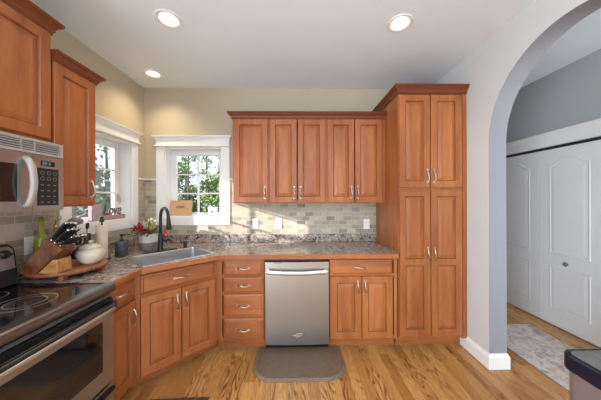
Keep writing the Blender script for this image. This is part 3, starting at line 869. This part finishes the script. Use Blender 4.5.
for i in range(3):
    for j in range(6):
        y = -1.475 + i * .032; z = 1.408 + j * .032
        if j < 4: m.box(MX + .0187, MX + .0192, y, y + .014, z, z + .006)
        else:
            ringmesh(mm := MB(), 0, 0, .011, 0, .003, 14)
            m.add([(MX + .0192, y + .008 + p[0], z + .006 + p[1]) for p in mm.v], mm.f)
m.build('key_print', M['keys'], kp)
m = MB().box(MX + .016, MX + .018, -1.474, -1.402, 1.613, 1.641); dp = m.build('display', M['black_gloss'], cp)
m = MB()
for i, y in enumerate((-1.466, -1.452, -1.434)):
    m.box(MX + .0182, MX + .0186, y, y + .002, 1.619, 1.634); m.box(MX + .0182, MX + .0186, y + .007, y + .009, 1.619, 1.634)
    for z in (1.619, 1.626, 1.633): m.box(MX + .0182, MX + .0186, y, y + .009, z, z + .0015)
m.build('clock_digits', M['display'], dp)
m = MB(); m.box(MX + .001, MX + .014, MY0 + .001, MY1 - .001, 1.672, 1.686); m.box(MX + .001, MX + .014, MY0 + .001, MY1 - .001, 1.737, 1.752); m.box(MX + .001, MX + .014, MY1 - .02, MY1 - .001, 1.686, 1.737)
for k in range(4):
    z = 1.690 + k * .012
    m.add([(MX + .002, MY0 + .002, z + .008), (MX + .013, MY0 + .002, z), (MX + .013, MY1 - .02, z), (MX + .002, MY1 - .02, z + .008),
           (MX + .002, MY0 + .002, z + .012), (MX + .013, MY0 + .002, z + .004), (MX + .013, MY1 - .02, z + .004), (MX + .002, MY1 - .02, z + .012)],
          [(0, 1, 2, 3), (4, 5, 6, 7), (1, 2, 6, 5), (0, 3, 7, 4)])
for y in (-1.50, -1.56, -1.66, -1.78, -1.9): m.box(MX + .002, MX + .012, y, y + .006, 1.686, 1.737)
m.build('vent_grille', M['handle_grey'], mw)
MB().box(MX + .0005, MX + .0015, MY0 + .004, MY1 - .02, 1.686, 1.737).build('vent_backing', M['dark_gap'], mw)

# ------------------------------------------------------------------ recessed lights
LAB = ['recessed ceiling light at the left, nearer the viewer', 'recessed ceiling light in the far left corner above the windows', 'recessed ceiling light at the right, in front of the pantry']
for i, (x, y) in enumerate(LIGHTS):
    r = thing('recessed_light', LAB[i], 'light', (x, y, H), 0, 'recessed ceiling lights')
    MB().lathe([(.066, 0), (.092, -.0005), (.092, -.004), (.086, -.007), (.068, -.005), (.066, 0)], n=36, cap0=False, cap1=False).build('trim_ring', M['plastic_white'], r)
    MB().lathe([(.066, -.002), (.058, .05), (.049, .075), (.050, .09), (.067, .09)], n=36, cap0=False, cap1=False).build('baffle', M['plastic_white'], r)
    MB().lathe([(.051, .076), (.048, .070), (.03, .066), (.003, .065)], n=36, cap0=True).build('lens', M['lens'], r)
    l = bpy.data.lights.new('lamp', 'SPOT'); l.energy = [22, 26, 16][i]; l.color = (1.0, .80, .52); l.spot_size = math.radians(125); l.spot_blend = 1.0; l.shadow_soft_size = .05
    o = bpy.data.objects.new('lamp', l); COL.objects.link(o); o.parent = r; o.location = (0, 0, -.015)

# ------------------------------------------------------------------ outlets
def outlet(x, z, lab, kind):
    r = thing('wall_outlet', lab, 'outlet', (x, -.0092, z), 0, 'white wall plates on the back tile')
    MB().box(-.036, .036, 0, -.006, -.06, .06).build('plate', M['plastic_white'], r, .003)
    if kind == 's':
        MB().box(-.016, .016, -.006, -.010, -.033, .033).build('rocker', M['plastic_white'], r, .002)
    else:
        m = MB()
        for s in (-1, 1): m.box(-.017, .017, -.006, -.0085, s * .022 - .014, s * .022 + .014)
        f = m.build('receptacle', M['plastic_white'], r, .002)
        for s in (-1, 1):
            for a_ in (-.007, .006): MB().box(a_, a_ + .002, -.0085, -.0088, s * .022 - .004, s * .022 + .006).build('slot', M['slot'], f)
outlet(-.496, 1.133, 'white switch plate on the tile, nearest the back window', 's')
outlet(-.217, 1.133, 'white outlet plate on the tile above the drawer cabinet', 'o')
outlet(.840, 1.121, 'white outlet plate on the tile close to the pantry', 'o')
r = thing('wall_outlet', 'double white wall plate behind the green bottle by the range', 'outlet', (XL + .0092, -1.155, 1.118), PI / 2)
MB().box(-.06, .06, 0, -.006, -.06, .06).build('plate', M['plastic_white'], r, .003)
for s in (-1, 1): MB().box(s * .027 - .016, s * .027 + .016, -.006, -.010, -.033, .033).build('rocker', M['plastic_white'], r, .002)

# ------------------------------------------------------------------ mats, rug, bin
def plan_round(x0, x1, y0, y1, rf, rb, n=10):
    """rounded plan, front (low y) corners rf, back corners rb"""
    L = []
    for cx, cy, s, rd in ((x1 - rb, y1 - rb, 0, rb), (x0 + rb, y1 - rb, 1, rb), (x0 + rf, y0 + rf, 2, rf), (x1 - rf, y0 + rf, 3, rf)):
        for k in range(n + 1):
            a_ = PI / 2 * (s + k / n); L.append((cx + rd * math.cos(a_), cy + rd * math.sin(a_)))
    return L
mt = thing('kitchen_mat', 'brown rubber mat with rounded front on the floor before the dishwasher', 'mat', (0, 0, 0))
def lay(L, z): return [(x, y, z) for x, y in L]
o1 = plan_round(-.372, .404, -.975, -.565, .17, .01); o2 = plan_round(-.352, .384, -.955, -.578, .155, .008)
MB().loops([lay(o1, .001), lay(o1, .006), lay(o2, .016)], cap1=False).build('border', M['mat_edge'], mt)
MB().loops([lay(o2, .004), lay(o2, .0165)]).build('pad', M['mat'], mt)
mt = thing('door_mat', 'dark brown floor mat at the bottom edge before the sink cabinet', 'mat', (-.83, -1.50, 0), math.radians(1.5))
MB().box(-.21, .21, -.30, .39, .001, .010).build('pad', M['mat_dark'], mt, .004)
rg_ = thing('runner_rug', 'faded grey and beige runner rug in the hall beyond the arch', 'rug', (0, 0, 0))
m = MB(); nx, ny = 2, 30
m.box(2.0, 2.60, -1.95, -.22, .001, .009); m.build('pile', M['rug'], rg_, .003)
m = MB(); m.tube([(2.0, -1.95, .006), (2.0, -.22, .006), (2.60, -.22, .006), (2.60, -1.95, .006)], .005, 6); m.build('binding', noisy('rug_binding', (.40, .37, .35), (.52, .48, .45), 40, .9), rg_)

bn = thing('trash_can', 'stainless trash can with black lid at the bottom right corner', 'trash can', (1.447, -1.812, 0))
def bp(ins, z): return [(x, y, z) for x, y in plan_round(-.115 + ins, .15 - ins, -.21 + ins, .20 - ins, .05, .05, 8)]
MB().loops([bp(.008, .002), bp(.008, .03), bp(.002, .034)]).build('base', M['black'], bn)
MB().loops([bp(.010, .032), bp(.010, .585)]).build('can', M['steel_bin'], bn)
m = MB().loops([bp(0, .578), bp(-.002, .585), bp(-.002, .645), bp(.002, .655), bp(.010, .658), bp(.014, .654)], 0, False, True, True, False); ld = m.build('lid_rim', M['navy'], bn)
MB().loops([bp(.0145, .640), bp(.0145, .6545)]).build('lid', M['grey_plastic'], ld)

# ------------------------------------------------------------------ things on the counter
BZ = .970
sb = thing('serving_board', 'round reddish wood serving board on short feet by the range', 'board', (-1.575, -1.140, 0))
m = MB().lathe([(.196, .945), (.205, .949), (.206, .964), (.202, .9695), (.19, .9700), (.186, BZ - .0003)], n=56); m.build('top', M['board_wood'], sb)
for a_ in (-1.0, .55, 2.4, 3.7):
    cx, cy = .165 * math.cos(a_), .165 * math.sin(a_)
    MB().box(cx - .017, cx + .017, cy - .017, cy + .017, ZC + .0005, .9452).build('foot', M['board_wood'], sb, .003)
kb = thing('knife_block', 'slanted acacia knife block standing on the round board', 'knife block', (0, 0, 0))
ky0, ky1 = -1.332, -1.232
def xz(poly): return [[(x, y, z) for x, z in poly] for y in (ky0, ky1)]
MB().loops(xz([(-1.684, .9705), (-1.598, .9705), (-1.432, 1.118), (-1.540, 1.184), (-1.696, .990)])).build('block', M['knife_wood'], kb, .004)
MB().loops([[(x, y, z) for x, z in [(-1.590, .9705), (-1.470, .9705), (-1.474, 1.056), (-1.500, 1.056)]] for y in (ky0 + .004, ky1 - .004)]).build('wedge', M['wedge_wood'], kb, .003)
kd = Vector((.166, 0, .192)).normalized(); sd = Vector((.114, 0, -.064)).normalized()
mid = Vector((-1.484, -1.282, 1.147))
def knife(u, v, ln, rad, lab, tilt=0.0):
    p = mid + sd * u + Vector((0, v, 0)); d = (kd + Vector((.10 + u * 2.5, tilt, -.10 - u * 2.5))).normalized()
    r = thing('knife', lab, 'knife', p, 0, 'black handled knives in the block')
    MB().tube([d * .003, d * .012], rad * 1.05, 10, flat=(1.0, .72)).build('bolster', M['chrome'], r)
    q = [d * (.012 + ln * k / 6) + sd * (-.006 * math.sin(PI * k / 6)) for k in range(7)]
    MB().tube(q, [rad * s for s in (.9, 1, 1.02, .95, .95, 1.1, .9)], 10, flat=(1.0, .72)).build('handle', M['black'], r)
    m_ = MB(); 
    for k in (2, 4): m_.lathe([(.003, -.0005), (.003, .0005)], q[k] + Vector((0, -rad * .98, 0)) * 1.0, 8)
    MB().tube([q[-1] - d * .004, q[-1] + d * .004], rad * .95, 10, flat=(1.0, .72)).build('end_cap', M['chrome'], r)
knife(-.045, -.028, .135, .0125, 'longest black knife at the upper near edge of the block')
knife(-.045, .005, .130, .0120, 'black knife in the middle of the top row of the block')
knife(-.045, .036, .120, .0120, 'black knife at the far end of the top row of the block')
knife(-.015, -.034, .105, .0105, 'black knife at the near end of the second row of the block')
knife(-.015, -.010, .110, .0105, 'second black knife from the near end of the second row')
knife(-.015, .014, .105, .0105, 'third black knife from the near end of the second row')
knife(-.015, .037, .110, .0105, 'black knife at the far end of the second row of the block')
for i, v in enumerate((-.036, -.018, .0, .018, .036)):
    knife(.025, v, .088 + .004 * (i % 2), .0085, ['black steak knife nearest the viewer in the lowest row', 'second steak knife from the near end of the lowest row', 'middle steak knife of the lowest row in the block', 'fourth steak knife from the near end of the lowest row', 'steak knife farthest from the viewer in the lowest row'][i], .04 * (i - 2))

jr = thing('stoneware_jar', 'squat cream stoneware jar with lid on the round board', 'jar', (-1.482, -1.085, BZ + .0003))
jr.scale = (.88, .88, .92)
MB().lathe([(.052, 0), (.060, .004), (.078, .025), (.091, .055), (.094, .075), (.086, .098), (.068, .112), (.064, .118), (.060, .118)], n=40).build('body', M['ceramic'], jr)
ld = MB().lathe([(.071, .1185), (.072, .122), (.060, .136), (.035, .146), (.012, .150)], n=36).build('lid', M['ceramic'], jr)
MB().lathe([(.010, .149), (.009, .155), (.016, .164), (.015, .174), (.004, .178)], n=20).build('knob', M['ceramic'], ld)

bt = thing('wine_bottle', 'green glass wine bottle with cork behind the knife block', 'bottle', (-1.745, -1.165, BZ + .0003))
MB().lathe([(.030, 0), (.0365, .004), (.0365, .165), (.033, .195), (.020, .225), (.0145, .245), (.0138, .300), (.0155, .302), (.0155, .312), (.011, .313)], n=28).build('glass', M['bottle_green'], bt)
MB().lathe([(.0105, .312), (.0115, .334), (.009, .336)], n=16).build('cork', M['cork'], bt)
bt = thing('oil_bottle', 'amber oil bottle with a brass loop stopper behind the knives', 'bottle', (-1.740, -1.075, BZ + .0003))
MB().lathe([(.024, 0), (.029, .004), (.029, .140), (.022, .175), (.012, .200), (.011, .235), (.013, .236), (.013, .245)], n=24).build('glass', M['oil'], bt)
m = MB().lathe([(.0105, .245), (.012, .265), (.007, .275), (.006, .305)], n=14)
for s in (-1, 1):
    m.tube([(0 + s * .018 * (1 - math.cos(q)) * .6 * .7, s * .018 * (1 - math.cos(q)) * .7, .322 + .016 * math.sin(q)) for q in [2 * PI * k / 16 for k in range(17)]], .003, 6)
m.tube([(0, 0, .300), (0, 0, .326)], .004, 6)
m.build('stopper', M['brass'], bt)

# utensil holder with utensils
uh = thing('utensil_holder', 'black utensil holder behind the knife block and jar', 'utensil holder', (-1.728, -.925, ZC + .0005))
MB().lathe([(.040, 0), (.043, .003), (.046, .16), (.043, .16), (.040, .01), (.001, .006)], n=28, cap1=True).build('cup', M['black_metal'], uh)
def utensil(name, lab, cat, base, tip, head, mm):
    r = thing(name, lab, cat, base, 0, 'kitchen utensils in the black holder')
    d = Vector(tip) - Vector(base)
    MB().tube([(0, 0, 0), d * .5, d], [.005, .006, .006], 8).build('shaft', M[mm], r)
    head(r, d)
def ladle_head(r, d):
    m = MB(); c = d + Vector((0, 0, .008)); L = []
    for k in range(8):
        th = PI * k / 7 * .97 + .03
        L.append([c + Vector((.042 * math.sin(th) * math.cos(a_), .052 * math.sin(th) * math.sin(a_), -.032 * math.cos(th))) for a_ in [2 * PI * j / 18 for j in range(18)]])
    m.loops(L, 0, True); m.build('bowl', M['grey_plastic'], r)
bx_, by_, bz_ = -1.728, -.925, ZC + .02
utensil('ladle', 'dark round ladle bowl rising above the knife handles', 'ladle', (bx_ + .005, by_ - .01, bz_), (bx_ + .012, by_ - .028, 1.248), ladle_head, 'black')
def turner_head(r, d):
    m = MB(); m.loops([[d + Vector((.02 * s, -.035, -.01 + q)) for s in (-.2, .2)] + [d + Vector((.02 * s, .028, -.01 + q)) for s in (.2, -.2)] for q in (0, .022, .044)]); m.build('blade', M['grey_plastic'], r, .003)
utensil('turner', 'dark kitchen turner leaning toward the oil bottle', 'turner', (bx_ - .005, by_ - .015, bz_), (bx_ + .000, by_ - .095, 1.195), turner_head, 'nickel')
def spoon_head(r, d):
    MB().lathe([(.002, -.024), (.016, -.014), (.020, 0), (.016, .016), (.002, .026)], d, 16, sx=.35, sy=1).build('bowl', M['wedge_wood'], r)
utensil('wooden_spoon', 'small wooden spoon standing in the black holder', 'spoon', (bx_ + .004, by_ + .015, bz_), (bx_ + .012, by_ + .036, 1.135), spoon_head, 'wedge_wood')
bc = thing('brush_crock', 'small black crock holding a brush beside the paper towels', 'crock', (-1.745, -.838, ZC + .0005))
MB().lathe([(.032, 0), (.036, .003), (.036, .23), (.033, .23), (.031, .01), (.001, .006)], n=24).build('cup', M['black_metal'], bc)
r = thing('basting_brush', 'black brush standing in the small black crock', 'brush', (-1.745, -.838, ZC + .02))
MB().tube([(0, 0, 0), (.005, .01, .25)], .005, 8).build('shaft', M['wedge_wood'], r); MB().tube([(.005, .01, .25), (.007, .013, .285), (.008, .016, .30)], [.010, .013, .006], 10).build('bristles', M['black'], r)

# paper towel holder
pt = thing('paper_towel_holder', 'black upright paper towel holder on the counter by the sink', 'holder', (-1.655, -.785, ZC + .0005))
MB().lathe([(.060, 0), (.062, .004), (.060, .011), (.050, .014)], n=32).build('base', M['black_metal'], pt)
MB().tube([(0, 0, .012), (0, 0, .325)], .006, 10).build('rod', M['black_metal'], pt)
MB().lathe([(.006, .318), (.015, .322), (.017, .340), (.010, .346), (.013, .352), (.010, .364), (.003, .366)], n=18).build('finial', M['black_metal'], pt)
m = MB().lathe([(.019, .0), (.040, .0), (.041, .004), (.041, .276), (.040, .28), (.019, .28), (.019, 0)], n=32, cap0=False, cap1=False)
tag(m.build('paper_towel_roll', M['towel'], None, loc=(-1.655, -.785, ZC + .0148)), 'slim peach paper towel roll on the black upright holder', 'paper towel')

# soap dispenser
sd_ = thing('soap_dispenser', 'slate grey soap dispenser with black pump left of the sink', 'soap dispenser', (-1.592, -.650, ZC + .0005))
MB().lathe([(.046, 0), (.049, .004), (.050, .125), (.046, .133), (.018, .136)], n=32).build('bottle', M['soap'], sd_)
MB().lathe([(.017, .136), (.017, .152), (.007, .153), (.007, .178), (.014, .179), (.014, .196), (.010, .198)], n=20).tube([(0, 0, .188), (.035, .02, .190), (.058, .033, .186)], [.008, .006, .0045], 8).build('pump', M['black_metal'], sd_)

# potted plant
pp = thing('potted_plant', 'flowering plant in two-tone white and taupe pot behind the sink', 'plant', (-1.545, -.345, ZC + .0005))
m = MB().lathe([(.072, 0), (.076, .003), (.0825, .070)], n=36, mi=1, cap1=False); m.lathe([(.0830, .070), (.088, .155), (.083, .158), (.079, .140)], n=36, mi=0, cap0=False, cap1=False)
m.build('pot', [M['pot_top'], M['pot_base']], pp)
MB().lathe([(.081, .141), (.04, .146), (.002, .147)], n=24, cap0=True).build('soil', M['soil'], pp)
rnd = random.Random(3)
def petal(m, base, direction, ln, wd, droop=.25, cup=.15, n=6):
    base = Vector(base); d = Vector(direction).normalized(); side = d.cross(Vector((0, 0, 1)))
    if side.length < .05: side = Vector((1, 0, 0))
    side.normalize(); up = side.cross(d).normalized(); vs = []; fs = []
    for k in range(n + 1):
        q = k / n; wq = wd * math.sin(PI * min(.97, q * .9 + .08)) ** .8; c = base + d * ln * q + Vector((0, 0, -droop * ln * q * q))
        vs += [c - side * wq * .5 + up * wq * cup, c, c + side * wq * .5 + up * wq * cup]
        if k: o = 3 * (k - 1); fs += [(o, o + 1, o + 4, o + 3), (o + 1, o + 2, o + 5, o + 4)]
    m.add(vs, fs, 0, True)
def sprig(kind, mm, items):
    for it in items:
        m = MB()
        for a in it: petal(m, *a)
        m.build(kind, M[mm], pp)
leaves_ = []
for k in range(64):
    a_ = rnd.uniform(0, 2 * PI); el = rnd.uniform(.35, 1.35)
    leaves_.append([((.03 * math.cos(a_), .03 * math.sin(a_), .15), (math.cos(a_) * math.cos(el), math.sin(a_) * math.cos(el), math.sin(el)), rnd.uniform(.11, .22), rnd.uniform(.018, .034), .28)])
sprig('leaf', 'leaf', leaves_[:40]); sprig('pale_leaf', 'leaf_pale', leaves_[40:])
sprig('leaf', 'leaf', [[((-.03, -.05, .15), (-.75, -.55, .10), .13, .045, .30)], [((-.02, -.05, .15), (-.5, -.8, .25), .10, .04, .4)], [((0, 0, .17), (-.6, -.25, .65), .16, .05, .25)]])
def bloom(name, mm, c, r_, n, wd, tiltv=(0, 0, 1)):
    m = MB(); ax = Vector(tiltv).normalized(); o1 = ax.orthogonal().normalized(); o2 = ax.cross(o1)
    for k in range(n):
        a_ = 2 * PI * k / n; petal(m, c, o1 * math.cos(a_) + o2 * math.sin(a_) + ax * .55, r_, wd, .15, .25)
    m.tube([Vector((0, 0, .14)) + Vector((c[0], c[1], 0)) * .3, Vector((c[0], c[1], c[2])) * .6 + Vector((0, 0, .06)), c], .0025, 6)
    m.build(name, M[mm], pp)
fd = Vector((.5, -.75, .2))
bloom('red_flower', 'red', (-.055, -.055, .225), .070, 5, .034, (-.5, -.8, .5)); bloom('red_flower', 'red', (-.015, -.075, .205), .058, 5, .030, (.2, -1, .2))
bloom('maroon_flower', 'maroon', (.015, -.075, .185), .055, 5, .032, (.4, -.9, -.1)); bloom('red_flower', 'red', (-.095, -.045, .210), .070, 4, .026, (-.8, -.5, .2))
bloom('coral_flower', 'orange', (.055, -.035, .225), .042, 6, .03, (.5, -.8, .3)); bloom('coral_flower', 'orange', (.165, .020, .165), .045, 6, .03, (.4, -.8, .3)); bloom('red_flower', 'red', (.150, -.01, .135), .030, 5, .028, (.3, -.9, .2))
bloom('cream_flower', 'cream', (.035, -.01, .290), .048, 5, .022, (.1, -.3, 1)); bloom('cream_flower', 'cream', (.055, .01, .265), .045, 5, .022, (.4, -.4, .9)); bloom('cream_flower', 'cream', (-.015, .0, .26), .04, 5, .02, (-.3, -.3, 1))

# ------------------------------------------------------------------ things on the sills
SZ = OZ0 + .0125
cb = thing('cutting_board', 'bamboo cutting board leaning on the back window sill', 'cutting board', (-1.425, .052, SZ + .0015))
cb.rotation_euler = (math.radians(-13), 0, 0)
m = MB(); L1 = plan_round(-.138, .138, 0, .190, .016, .016, 5)
m.loops([[(x, 0, z) for x, z in L1], [(x, .016, z) for x, z in L1]]); m.build('board', M['bamboo'], cb, .003)
m = MB(); L2 = plan_round(-.055, .050, .088, .122, .012, .012, 4); m.loops([[(x, -.0006, z) for x, z in L2], [(x, .0005, z) for x, z in L2]])
m.build('engraved_mark', M['bamboo_dark'], cb)
cu = thing('cup', 'small white cup with violet flower print on the back window sill', 'cup', (-1.022, .050, SZ + .0003))
MB().lathe([(.036, 0), (.042, .004), (.048, .04), (.055, .098), (.056, .104), (.053, .104), (.046, .05), (.038, .012), (.001, .010)], n=32).build('body', M['cup'], cu)
m = MB()
for a_, z, s in ((-1.62, .050, .010), (-1.42, .046, .009), (-1.80, .042, .008), (-1.52, .068, .008), (-1.2, .040, .007)):
    rr_ = .0495 + (z - .04) * .12 + .0012
    c = Vector((rr_ * math.cos(a_), rr_ * math.sin(a_), z)); nr = Vector((math.cos(a_), math.sin(a_), 0)); sdv = Vector((-nr.y, nr.x, 0))
    m.add([c] + [c + sdv * s * (1 + .35 * math.cos(5 * q)) * math.cos(q) + Vector((0, 0, 1)) * s * (1 + .35 * math.cos(5 * q)) * math.sin(q) - nr * .0002 for q in [2 * PI * k / 20 for k in range(20)]], [(0, k + 1, (k + 1) % 20 + 1) for k in range(20)])
m.build('flower_print', M['purple'], cu)
m = MB(); rnd = random.Random(5)
for k in range(9):
    a_ = rnd.uniform(0, 2 * PI); petal(m, (.01 * math.cos(a_), .01 * math.sin(a_), .092), (math.cos(a_) * .8, math.sin(a_) * .8, .6), .045, .018, .35)
tag(m.build('succulent', M['leaf'], None, loc=(-1.022, .050, SZ)), 'little green sprig growing in the white cup on the sill', 'plant')

sg = thing('word_sign', 'pink weathered wood sign with dark script letters on the left window sill', 'sign', (XL - .035, -.435, SZ), PI / 2)
MB().box(-.130, .150, -.022, .022, .0005, .046).build('plank', M['pink_wood'], sg, .003)
cv = bpy.data.curves.new('letters', 'FONT'); cv.body = 'Love'; cv.size = .118; cv.extrude = .006; cv.align_x = 'CENTER'; cv.shear = .25; cv.space_character = .95; cv.offset = .001
to = bpy.data.objects.new('tmp_text', cv); COL.objects.link(to); bpy.context.view_layer.update()
me = bpy.data.meshes.new_from_object(to.evaluated_get(bpy.context.evaluated_depsgraph_get())); bpy.data.objects.remove(to)
lo = bpy.data.objects.new('letters', me); COL.objects.link(lo); lo.parent = sg; lo.location = (.000, 0, .0475); lo.scale = (1, 1.25, 1); lo.rotation_euler = (PI / 2, 0, 0)
me.materials.clear(); me.materials.append(mat('dark_rusted_metal', (.09, .07, .07), .6))
pb = thing('picture_block', 'mauve patterned wood block standing left of the pink word sign', 'block', (XL - .040, -.622, SZ), PI / 2)
MB().box(-.052, .052, -.018, .018, .0003, .150).build('block', M['pink_block'], pb, .003)

# ------------------------------------------------------------------ outdoors
tag(MB().box(-40, 20, .3, 60, -.75, -.7).box(-60, -2.1, -40, .3, -.75, -.7).build('lawn', M['grass']), 'green lawn beyond the kitchen windows', 'lawn')['kind'] = 'structure'
def tree(x, y, h, cr, cz, mm, seed, lab, n=1500, thick=.09, ls=.11, lean=0.0):
    rd = random.Random(seed); r = thing('tree', lab, 'tree', (x, y, -.70), 0, 'trees outside the windows')
    m = MB(); top = h + .4
    m.tube([(0, 0, 0), (lean * .3, 0, top * .35), (lean * .7, .05, top * .7), (lean, 0, top)], [thick, thick * .8, thick * .55, thick * .2], 9)
    for k in range(7):
        a_ = rd.uniform(0, 2 * PI); z = top * rd.uniform(.35, .8); e = Vector((math.cos(a_), math.sin(a_), .6)) * cr * rd.uniform(.5, .85)
        m.tube([(lean * z / top, 0, z), Vector((lean * z / top, 0, z)) + e * .5 + Vector((0, 0, .05)), Vector((lean * z / top, 0, z)) + e], [thick * .4, thick * .25, thick * .08], 6)
    m.build('trunk', M['bark'], r)
    m = MB(); cl = [Vector((rd.gauss(0, .45) * cr, rd.gauss(0, .45) * cr, cz + .7 + rd.uniform(-.5, .5) * (h - cz) * 1.5)) for _ in range(16)]
    for _ in range(n):
        c = rd.choice(cl) + Vector((rd.gauss(0, 1), rd.gauss(0, 1), rd.gauss(0, .8))) * cr * .24
        if c.z < .15 or math.hypot(c.x, c.y) > cr * .96: continue
        a = Vector((rd.uniform(-1, 1), rd.uniform(-1, 1), rd.uniform(-1, 1))).normalized(); b = a.orthogonal().normalized(); s = ls * rd.uniform(.6, 1.3)
        m.add([c - a * s, c + b * s * .45, c + a * s, c - b * s * .45], [(0, 1, 2, 3)])
    m.build('foliage', M[mm], r)
B = ' in the back window view'
tree(-2.42, 4.4, 2.9, .55, 1.5, 'tree_b', 1, 'leafy tree nearest the glass at the right' + B, 620, .05, .06)
tree(-3.55, 4.6, 3.1, .50, 1.6, 'tree_b', 3, 'leafy tree nearest the glass at the left' + B, 520, .05, .06)
tree(-4.35, 6.5, 5.0, .42, 3.2, 'tree_b', 21, 'tall thin bare trunk left of centre' + B, 260, .05, .07)
tree(-3.55, 6.3, 5.2, .42, 3.3, 'tree_b', 22, 'tall thin bare trunk in the centre' + B, 260, .045, .07)
tree(-2.80, 6.0, 5.0, .40, 3.2, 'tree_b', 23, 'tall thin bare trunk at the right edge' + B, 260, .05, .07)
tree(-3.35, 8.0, 2.7, .85, .7, 'tree_a', 4, 'low dark bushy tree at the right' + B, 1700, .08, .10)
tree(-5.15, 8.1, 2.8, .88, .7, 'tree_a', 5, 'low dark bushy tree at the left' + B, 1700, .08, .10)
tree(-4.25, 10.1, 3.3, .95, .9, 'tree_b', 6, 'fresh green tree farther back at the right' + B, 1700, .08, .11)
tree(-6.20, 10.2, 3.4, .95, .9, 'tree_a', 7, 'dark tree farther back at the left' + B, 1700, .08, .11)
tree(-5.30, 12.6, 3.2, 1.25, .8, 'tree_a', 8, 'broad dark tree farthest back' + B, 2200, .1, .14)
B = ' in the left window view'
tree(-4.35, 2.1, 3.2, .50, 1.6, 'tree_c', 9, 'sparse greyish tree closest to the glass' + B, 420, .05, .06)
tree(-5.55, 4.0, 3.6, .66, 1.2, 'tree_c', 10, 'grey green tree at the right' + B, 900, .08, .09)
tree(-6.95, 4.0, 3.6, .66, 1.2, 'tree_c', 11, 'grey green tree at the left' + B, 900, .08, .09)
tree(-7.20, 6.5, 4.0, .90, .8, 'tree_c', 12, 'wide hazy tree farther back at the right' + B, 1900, .1, .12)
tree(-9.10, 6.3, 4.0, .90, .8, 'tree_c', 13, 'wide hazy tree farther back at the left' + B, 1900, .1, .12)
tree(-9.80, 9.2, 4.6, 1.30, .6, 'tree_a', 14, 'broad dark tree farthest back at the right' + B, 2400, .12, .16)
tree(-12.5, 9.0, 4.6, 1.30, .6, 'tree_c', 15, 'broad hazy tree farthest back at the left' + B, 2400, .12, .16)
